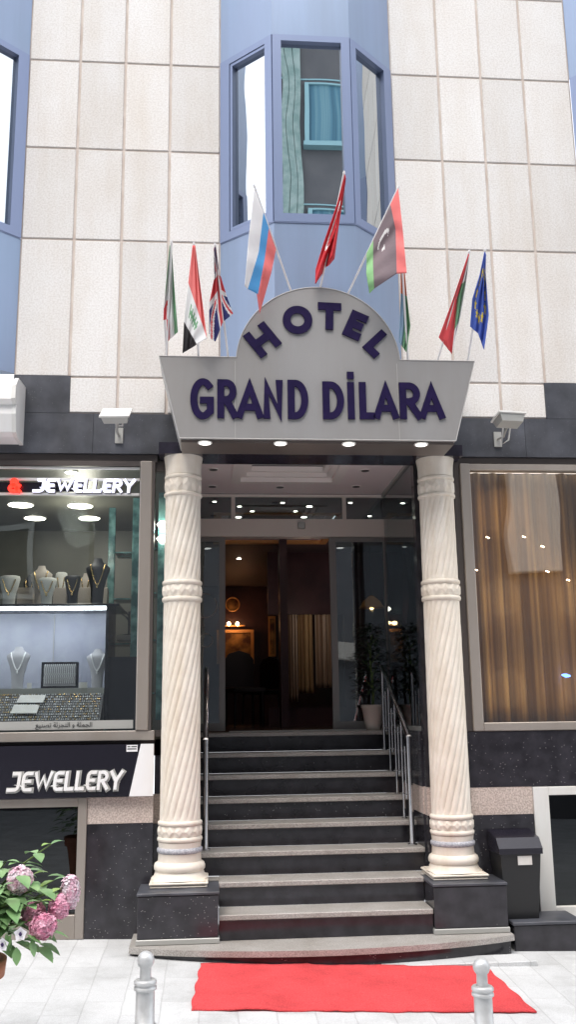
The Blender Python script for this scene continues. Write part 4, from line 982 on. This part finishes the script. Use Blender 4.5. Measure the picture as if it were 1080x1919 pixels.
# ================================================================== RIGHT WINDOW
RW=thing('restaurant_window',(2.2,.05,1.39),'wide window with gold brown curtains right of the steps','window')
m=MB(); m.box(1.147,1.225,-.01,.09,1.388,3.424,0,.005); m.box(1.225,6,-.01,.09,1.388,1.448,0,.005); m.box(1.225,6,0,.09,3.375,3.424,0,.004); m.build('frame','alu',RW)
m=MB(); m.box(1.10,1.147,.02,.09,1.387,3.424); m.build('jamb','aludk',RW)
m=MB(); m.box(1.225,6,.04,.048,1.448,3.375); m.build('pane','bronze',RW)
curtain(1.15,6,.42,1.40,3.45,'gold',34,.06,'curtain','long gold brown curtain filling the right hand window')
m=MB(); m.box(1.12,6,.10,2.0,1.30,1.37); m.box(1.0,6,.6,.7,1.37,3.5); m.box(.98,1.02,.30,1.7,1.37,3.55); m.build('dining_room_wall','maroon',HB)
curtain(.93,.945,.95,1.40,3.5,'grncurt',1,.0,'tmp_c','x') if False else None
m=MB(); V=[];F=[]; nn=60
for j in range(2):
    for i in range(nn+1): t=i/nn; V.append((.945+.018*math.sin(t*44),.30+1.36*t,3.53 if j==0 else 1.43))
F=[(i,i+1,nn+1+i+1,nn+1+i) for i in range(nn)]; m.add(V,F,0,True); o=m.build('curtain','grncurt',None,loc=(.945,1,1.42)); tag(o,'grey green curtain behind the glass at the right side of the porch','curtain'); sm=o.modifiers.new('t','SOLIDIFY'); sm.thickness=.004
rails=[(915,1007),(983,1006),(1018,1024),(893,1068),(1027,1071),(1066,1087)]
names=['left end of the upper row','middle of the upper row','orange tinted, right of the upper row','lowest, near the window post','centre of the lower row','right end of the lower row']
for (u,v),w_ in zip(rails,names):
    p=W(u,v,.28); m=MB(); m.tube([p+Vector((-.012,0,.004)),p+Vector((.012,0,-.004))],.0042,8); o=m.build('fairy_light','lampsmall',None,loc=p); tag(o,'tiny warm light over the gold curtain, '+w_,'light','tiny lights in the right window')
p=W(1062,1266,.28); m=MB(); m.tube([p+Vector((-.035,0,.006)),p+Vector((0,0,0)),p+Vector((.035,0,-.004))],[.005,.016,.005],8); o=m.build('blue_reflection','bluerefl',None,loc=p); tag(o,'small blue reflection drawn as a glow low in the right window','light')  # glowing bead added to stand in for a blue reflection in the pane
point((1.55,.2,3.1),(1,.74,.45),1.5,.3)
for x_ in (1.5,2.1,2.7):
    for z_ in (1.7,2.4): point((x_,.12,z_),(1,.84,.62),2.4,.3)  # unseen warm fills added to brighten the gold curtain
# ================================================================== FLOODLIGHTS, AWNING BOX
def floodlight(cx_,tilt,yaw,label):
    F_=thing('floodlight',(cx_,-.02,3.60),label,'floodlight','floodlights on the granite band')
    loc=Vector((cx_,-.30,3.72))
    R=Matrix.Rotation(yaw,4,'Z')@Matrix.Rotation(tilt,4,'X')
    def pm(mb,nm,mt):
        mb.v=[tuple(loc+(R@Vector(v))) for v in mb.v]; return mb.build(nm,mt,F_)
    m=MB(); 
    # slanted housing: wide top lid, tapering body
    m.add([(-.10,-.07,-.02),(.10,-.07,-.02),(.10,.07,-.02),(-.10,.07,-.02),(-.085,-.055,-.075),(.085,-.055,-.075),(.085,.055,-.075),(-.085,.055,-.075)],[(0,1,2,3),(7,6,5,4),(0,4,5,1),(1,5,6,2),(2,6,7,3),(3,7,4,0)])
    pm(m,'housing','alugr')
    m=MB(); m.box(-.112,.112,-.082,.082,-.019,-.004,0,.003); pm(m,'lid','aluwh')
    m=MB(); m.tube([(.03,.05,-.06),(.02,.10,-.15),(-.02,.14,-.17),(-.03,.05,-.06)],.007,8); pm(m,'cable','aluwh')
    m=MB(); m.box(cx_-.03,cx_+.03,-.02,-.004,3.56,3.68); m.tube([(cx_,-.02,3.62),(cx_,-.16,3.60),(cx_,-.28,3.66)],.010,8); m.build('bracket','alugr',F_)
floodlight(-1.49,math.radians(38),math.radians(-6),'small floodlight with grey housing left of the hotel sign'); floodlight(1.46,math.radians(-14),math.radians(8),'small floodlight seen from below right of the hotel sign')
AB=thing('awning_box',(-2.7,-.15,3.55),'white rolled awning box fixed under the left blue bay','awning')
z1=3.99; z0=3.545
pr=[(-.0,z1+.0),(-.26,z1-.02),(-.34,z1-.10),(-.35,z1-.20),(-.30,z1-.23),(-.31,z1-.30),(-.27,z0+.02),(-.20,z0),(-.0,z0)]
m=MB(); m.prism(pr,-4.2,-2.235,0,'x'); m.build('casing','white',AB)
m=MB(); m.prism([(y*1.04 if y<0 else y,(z-3.77)*1.03+3.77) for y,z in pr],-2.2345,-2.205,0,'x'); m.build('end_cap','aluwh',AB)
# ================================================================== BOLLARDS
def bollard(x,y,label):
    z0=gz(x,y); B_=thing('bollard',(x,y,z0),label,'bollard','bollards along the kerb')
    zt=.505 if x<0 else .425
    d=zt-.505
    m=MB(); m.lathe([(.075,z0),(.075,z0+.03),(.055,z0+.05),(.045,.18+d),(.053,.185+d),(.053,.20+d),(.043,.205+d),(.042,.345+d),(.042,.36+d),(.030,.365+d),(.026,.385+d)],x,y,32); m.build('post','bollard',B_)
    m=MB(); m.lathe([(.042,.340+d),(.051,.346+d),(.051,.356+d),(.045,.361+d),(.045,.364+d),(.051,.369+d),(.051,.379+d),(.045,.386+d)],x,y,32); m.build('collar','bollard',B_)
    m=MB(); r=.039; zc_=zt-r
    m.lathe([(.026,.384+d)]+[(r*math.cos(a),zc_+r*math.sin(a)) for a in [(-50+140*k/14)*PI/180 for k in range(15)]],x,y,28); m.build('ball_top','bollard',B_)
p=W(272,1850,-2.4); bollard(p.x,-2.4,'silver ball topped bollard on the left in front of the steps')
p=W(905,1850,-2.4); bollard(p.x,-2.4,'silver ball topped bollard on the right in front of the red carpet')
# ================================================================== CARPET
c4=[WG(376,1808),WG(357,1895),WG(1006,1900),WG(912,1813)]
m=MB(); nx,ny=260,24; V=[]; 
for j in range(ny+1):
    t=j/ny
    for i in range(nx+1):
        s_=i/nx; a=c4[0].lerp(c4[3],s_); b=c4[1].lerp(c4[2],s_); q=a.lerp(b,t)
        jit=.008*math.sin(s_*40)+.004*math.sin(s_*93)
        if j in (0,ny): q=q+Vector((0,jit*.6,0))
        if i in (0,nx): q=q+Vector((.006*math.sin(t*21),0,0))
        V.append((q.x,q.y,gz(q.x,q.y)+.010+.0022*math.sin(s_*23+t*4)+.0035*math.exp(-((s_-.37-.05*t)/.012)**2)+.003*math.exp(-((s_-.71+.08*t)/.01)**2)+.006*max(0,t-.9)*10*max(0,math.sin(s_*9))**4))
n=nx+1; m.add(V,[(j*n+i+n,j*n+i+n+1,j*n+i+1,j*n+i) for j in range(ny) for i in range(nx)],0,True)
o=m.build('carpet','carpet'); tag(o,'bright red carpet lying on the pavement before the steps','carpet'); sm=o.modifiers.new('t','SOLIDIFY'); sm.thickness=.008; sm.offset=-1
# pale slab just right of the carpet against the step
m=MB(); m.box(.30,1.30,-.66,-.47,-.12,-.030,0,.004); o=m.build('kerb_slab','paver'); tag(o,kind='structure'); o.name='kerb'
# ================================================================== BIN + BLOCK
m=MB(); x0,x1=1.262,1.735
m.box(x0,x1,-.33,-.002,-.2,.112,0,.005); o=m.build('granite_block','granite',None,loc=(1.5,-.17,-.05)); 
BK=thing('granite_step',(1.5,-.17,-.05),'low dark granite step carrying the bin below the right window','step'); o.parent=BK; o.location=(0,0,0); o.name='block'
m=MB(); m.box(x0-.01,x1+.01,-.345,-.002,.1135,.135,0,.004); m.build('slab','band',BK)
BN=thing('litter_bin',(1.37,-.17,.135),'black wall bin with small pale label beside the right pedestal','bin')
bx0,bx1=1.215,1.50; by0,by1=-.27,-.02
m=MB(); m.add([(bx0+.03,by0+.03,.136),(bx1-.03,by0+.03,.136),(bx1-.03,by1,.136),(bx0+.03,by1,.136),(bx0,by0,.56),(bx1,by0,.56),(bx1,by1,.56),(bx0,by1,.56)],[(0,3,2,1),(4,5,6,7),(0,1,5,4),(1,2,6,5),(2,3,7,6),(3,0,4,7)]); m.build('body','black',BN)
m=MB(); m.prism([(by0-.015,.562),(by1,.562),(by1,.70),(by0+.05,.665),(by0-.015,.60)],bx0-.012,bx1+.012,0,'x'); m.build('lid','blackboard',BN)
m=MB(); m.box(1.33,1.425,by0-.004,by0-.0015,.50,.56) if False else m.box(1.335,1.435,by0-.004,by0-.0008,.49,.55); m.build('label','aluwh',BN)
# ================================================================== HYDRANGEA
hx,hy=-1.93,-2.25; hz=gz(hx,hy)
HY=thing('potted_hydrangea',(hx,hy,hz),'pink flowering hydrangea in a terracotta pot at the left edge','potted plant')
zr=.455
m=MB(); m.lathe([(.12,hz),(.165,zr-.16),(.18,zr-.075),(.20,zr-.073),(.208,zr),(.188,zr+.002),(.175,zr-.04)],hx,hy,44); m.build('pot','terracotta',HY)
m=MB(); m.lathe([(.172,zr-.06),(.172,zr-.035)],hx,hy,30); m.build('soil','soil',HY)
rnd=random.Random(21)
def P(u,v,Y=-2.25): return W(u,v,Y)
tips=[(95,1582,-2.3,1.0),(60,1640,-2.3,1),(10,1615,-2.3,1),(-40,1620,-2.3,1),(100,1650,-2.2,1),(30,1690,-2.4,1),(75,1690,-2.45,1),(5,1660,-2.5,1),(-20,1700,-2.3,1),(115,1665,-2.35,1),(-70,1680,-2.2,1),(40,1660,-2.1,1),(50,1728,-2.42,1),(-60,1640,-2.0,1)]
stm=MB(); lf=MB()
for (u,v,Y,_) in tips:
    t=P(u,v,Y); b=Vector((hx+rnd.uniform(-.06,.06),hy+rnd.uniform(-.06,.06),zr-.04)); mid=(b+t)/2+Vector((-.03+ (t.x-b.x)*-.15,0,.10))
    pts=[b.lerp(mid,k/4).lerp(mid.lerp(t,k/4),k/4) for k in range(5)]; stm.tube(pts,[.008,.007,.006,.005,.003],6)
    nl=7
    for k in range(nl*2):
        s_=.35+.65*(k//2)/(nl-1); pt=b.lerp(mid,s_).lerp(mid.lerp(t,s_),s_); a=(k%2)*PI+(k//2)*PI/2+rnd.uniform(-.4,.4)+.5
        L_=rnd.uniform(.085,.125)*(1 if s_<.95 else .65)
        add_leaf(lf,pt,(math.cos(a),math.sin(a)*.9-.25,rnd.uniform(.0,.5)),L_,L_*.58,1 if (s_>.9 and rnd.random()<.75) else 0,.18,.35)
for k in range(170):
    a=rnd.random()*2*PI; rr=.04+.30*rnd.random(); z=zr+.03+rnd.random()*.36
    add_leaf(lf,(hx+.08+rr*math.cos(a),hy+rr*math.sin(a)*.8,z),(math.cos(a),math.sin(a)-.3,rnd.uniform(-.1,.4)),.11,.065,0,.18,.4)
stm.build('stem','stem',HY); lf.build('foliage',['leaf','leafy'],HY)
def head(u,v,Y,r,mt,squash=(1,1,1)):
    c_=P(u,v,Y); m=MB(); n=170
    for k in range(n):
        zz=1-2*(k+.5)/n; rr=math.sqrt(1-zz*zz); a=k*2.39996; d=Vector((rr*math.cos(a),rr*math.sin(a),zz)); 
        q=c_+Vector((d.x*squash[0],d.y*squash[1],d.z*squash[2]))*r*(1+rnd.uniform(-.16,.14)); s1=d.cross(Vector((0,0,1)) if abs(d.z)<.9 else Vector((1,0,0))).normalized(); s2=d.cross(s1); ro=rnd.random()*PI; fs=.013+rnd.random()*.006; d=(d+Vector((rnd.uniform(-.45,.45),rnd.uniform(-.45,.45),rnd.uniform(-.45,.45)))).normalized(); s1=d.cross(Vector((.3,.2,1))).normalized(); s2=d.cross(s1)
        for j in range(4):
            b_=ro+j*PI/2; e1=s1*math.cos(b_)+s2*math.sin(b_); e2=s1*math.cos(b_+PI/2)+s2*math.sin(b_+PI/2)
            m.add([q,q+e1*fs*.6+e2*fs*.45+d*.004,q+e1*fs*1.0+d*.001,q+e1*fs*.6-e2*fs*.45+d*.004],[(0,3,2,1)],0,False)
    core=[(r*.82*math.cos(x)*1,c_.z+r*.82*squash[2]*math.sin(x)) for x in [(-80+160*i/8)*PI/180 for i in range(9)]]
    m.lathe([(max(.002,a*squash[0]),b) for a,b in core],c_.x,c_.y,18)
    m.build('flower_head',mt,HY)
head(36,1648,-2.36,.048,'petal',(1,1,1.1)); head(131,1671,-2.35,.060,'petal',(.62,.8,1.12)); head(110,1700,-2.40,.045,'petal2',(.9,1,1)); head(80,1735,-2.46,.050,'petal2',(1,1,1)); head(62,1712,-2.36,.045,'petal2')
# white pansies trailing at the rim
for (u,v) in ((38,1750),(4,1770)):
    c_=P(u,v,-2.52); m=MB()
    for j in range(5):
        a=j*2*PI/5+.3; e=Vector((math.cos(a),-.25,math.sin(a))); f=Vector((-math.sin(a),0,math.cos(a)))
        m.add([c_,c_+e*.018+f*.013,c_+e*.030,c_+e*.018-f*.013],[(0,3,2,1)],0)
    m.lathe([(.003,c_.z-.008),(.008,c_.z),(.003,c_.z+.008)],c_.x,c_.y-.006,8,1); m.build('pansy',['pansy','pansyd'],HY)
m=MB(); 
for (u,v,dx,dz) in ((58,1760,.25,-1),(50,1752,.8,-.4),(20,1752,-.2,-.8),(30,1775,.1,-1),(10,1750,.3,-.8)):
    add_leaf(m,P(u,v,-2.5),(dx,-.2,dz),.075,.042,0,.2,.0)
m.build('trailing_leaf','leaf',HY)
# ================================================================== OPPOSITE BUILDING (seen only in the glass)
OB=thing('opposite_building',(0,-12.1,-.4),'grey green concrete block across the street mirrored in the blue bay window','building')
oy=-12.1
m=MB(); m.box(-3.2,14,oy-6,oy,-.6,13.0+4.2); m.build('wall','oppdark',OB)
m=MB()
for k in range(-1,5):
    x=.72+k*2.6
    for j in range(3): m.box(x+j*.15+.004,x+(j+1)*.15-.004,oy+.002,oy+.12,9.6,17.1,0,.01)
m.build('pillar','concrete',OB)
m=MB(); m.box(5.5,6.5,oy+.003,oy+.25,4.4,8.6,0,.02); m.build('beige_panel','beige',OB)
m=MB(); m.box(7.3,9.4,oy+.003,oy+.25,2.6,7.2,0,.02); m.build('beige_panel','beige',OB)
m=MB(); m.box(1.5,4.6,oy+.003,oy+.35,2.7,3.1,0,.02); m.build('shop_fascia','beige',OB)
for k in range(-1,4):
    for f in range(2):
        x0=1.27+k*2.6; x1=x0+1.1; z0=13.7-3.1*f; z1=z0+1.5
        fr=MB()
        for (a,b,c_,d) in ((x0,x0+.1,z0,z1),(x1-.1,x1,z0,z1),(x0+.1,x1-.1,z0,z0+.07),(x0+.1,x1-.1,z1-.05,z1)): fr.box(a,b,oy+.003,oy+.08,c_,d)
        fr.box(x0-.04,x1+.04,oy+.003,oy+.18,z0-.10,z0-.005); 
        fo=fr.build('window','cyan',OB)
        q=MB(); q.box(x0+.1,x1-.1,oy+.003,oy+.02,z0+.07,z1-.05); q.build('curtained_pane','oppcurt',fo)
m=MB()
for f in range(2): m.box(-3.2,14,oy+.002,oy+.02,13.7-3.1*f+1.62,13.7-3.1*f+1.66)
m.build('string_course','cyan',OB)
for (xa_,xb_,hh_,lab) in ((-34,-3.35,13.5,'plain grey block across the street left of the green concrete one'),(14.2,34,12,'plain grey block across the street right of the green concrete one')):
    NB=thing('opposite_building',((xa_+xb_)/2,-12.6,-.5),lab,'building')
    m=MB(); m.box(xa_,xb_,-19,-12.4,-.6,hh_); m.build('wall','oppdark',NB)
    for i in range(int((xb_-xa_)/3.4)):
        for f in range(3):
            x=xa_+1.0+i*3.4; z=3.9+f*3.1; m=MB(); m.box(x,x+1.4,-12.398,-12.34,z,z+1.5,0); o=m.build('window','alugr',NB); q=MB(); q.box(x+.1,x+1.3,-12.339,-12.33,z+.1,z+1.4); q.build('pane','black',o)
# ================================================================== WORLD + SUN
w=bpy.data.worlds.new('World'); sc.world=w; w.use_nodes=True; nt=w.node_tree; N=nt.nodes; L=nt.links
sk=N.new('ShaderNodeTexSky'); sk.sky_type='NISHITA'; sk.sun_disc=False; sk.sun_elevation=math.radians(62); sk.sun_rotation=math.radians(200); sk.air_density=1; sk.dust_density=6; sk.ozone_density=1
mx=N.new('ShaderNodeMix'); mx.data_type='RGBA'; mx.inputs['Factor'].default_value=.68; mx.inputs['B'].default_value=(9.2,9.4,9.9,1)
L.new(sk.outputs[0],mx.inputs['A'])
bg=N['Background']; bg.inputs['Strength'].default_value=.15; L.new(mx.outputs['Result'],bg.inputs['Color'])
sl=bpy.data.lights.new('sun','SUN'); sl.energy=1.3; sl.angle=math.radians(40); sl.color=(1,.96,.91); so=bpy.data.objects.new('sun',sl); COL.objects.link(so)
el,az=math.radians(62),math.radians(200)
d=Vector((math.sin(az)*math.cos(el),math.cos(az)*math.cos(el),math.sin(el))); so.rotation_euler=d.to_track_quat('Z','Y').to_euler()
sc.view_settings.view_transform='Standard'; sc.view_settings.look='None'; sc.view_settings.exposure=1.0; sc.view_settings.gamma=1
sc.cycles.use_denoising=True; sc.cycles.max_bounces=10; sc.cycles.transparent_max_bounces=16; sc.cycles.sample_clamp_indirect=6
sc.cycles.caustics_reflective=False; sc.cycles.caustics_refractive=False
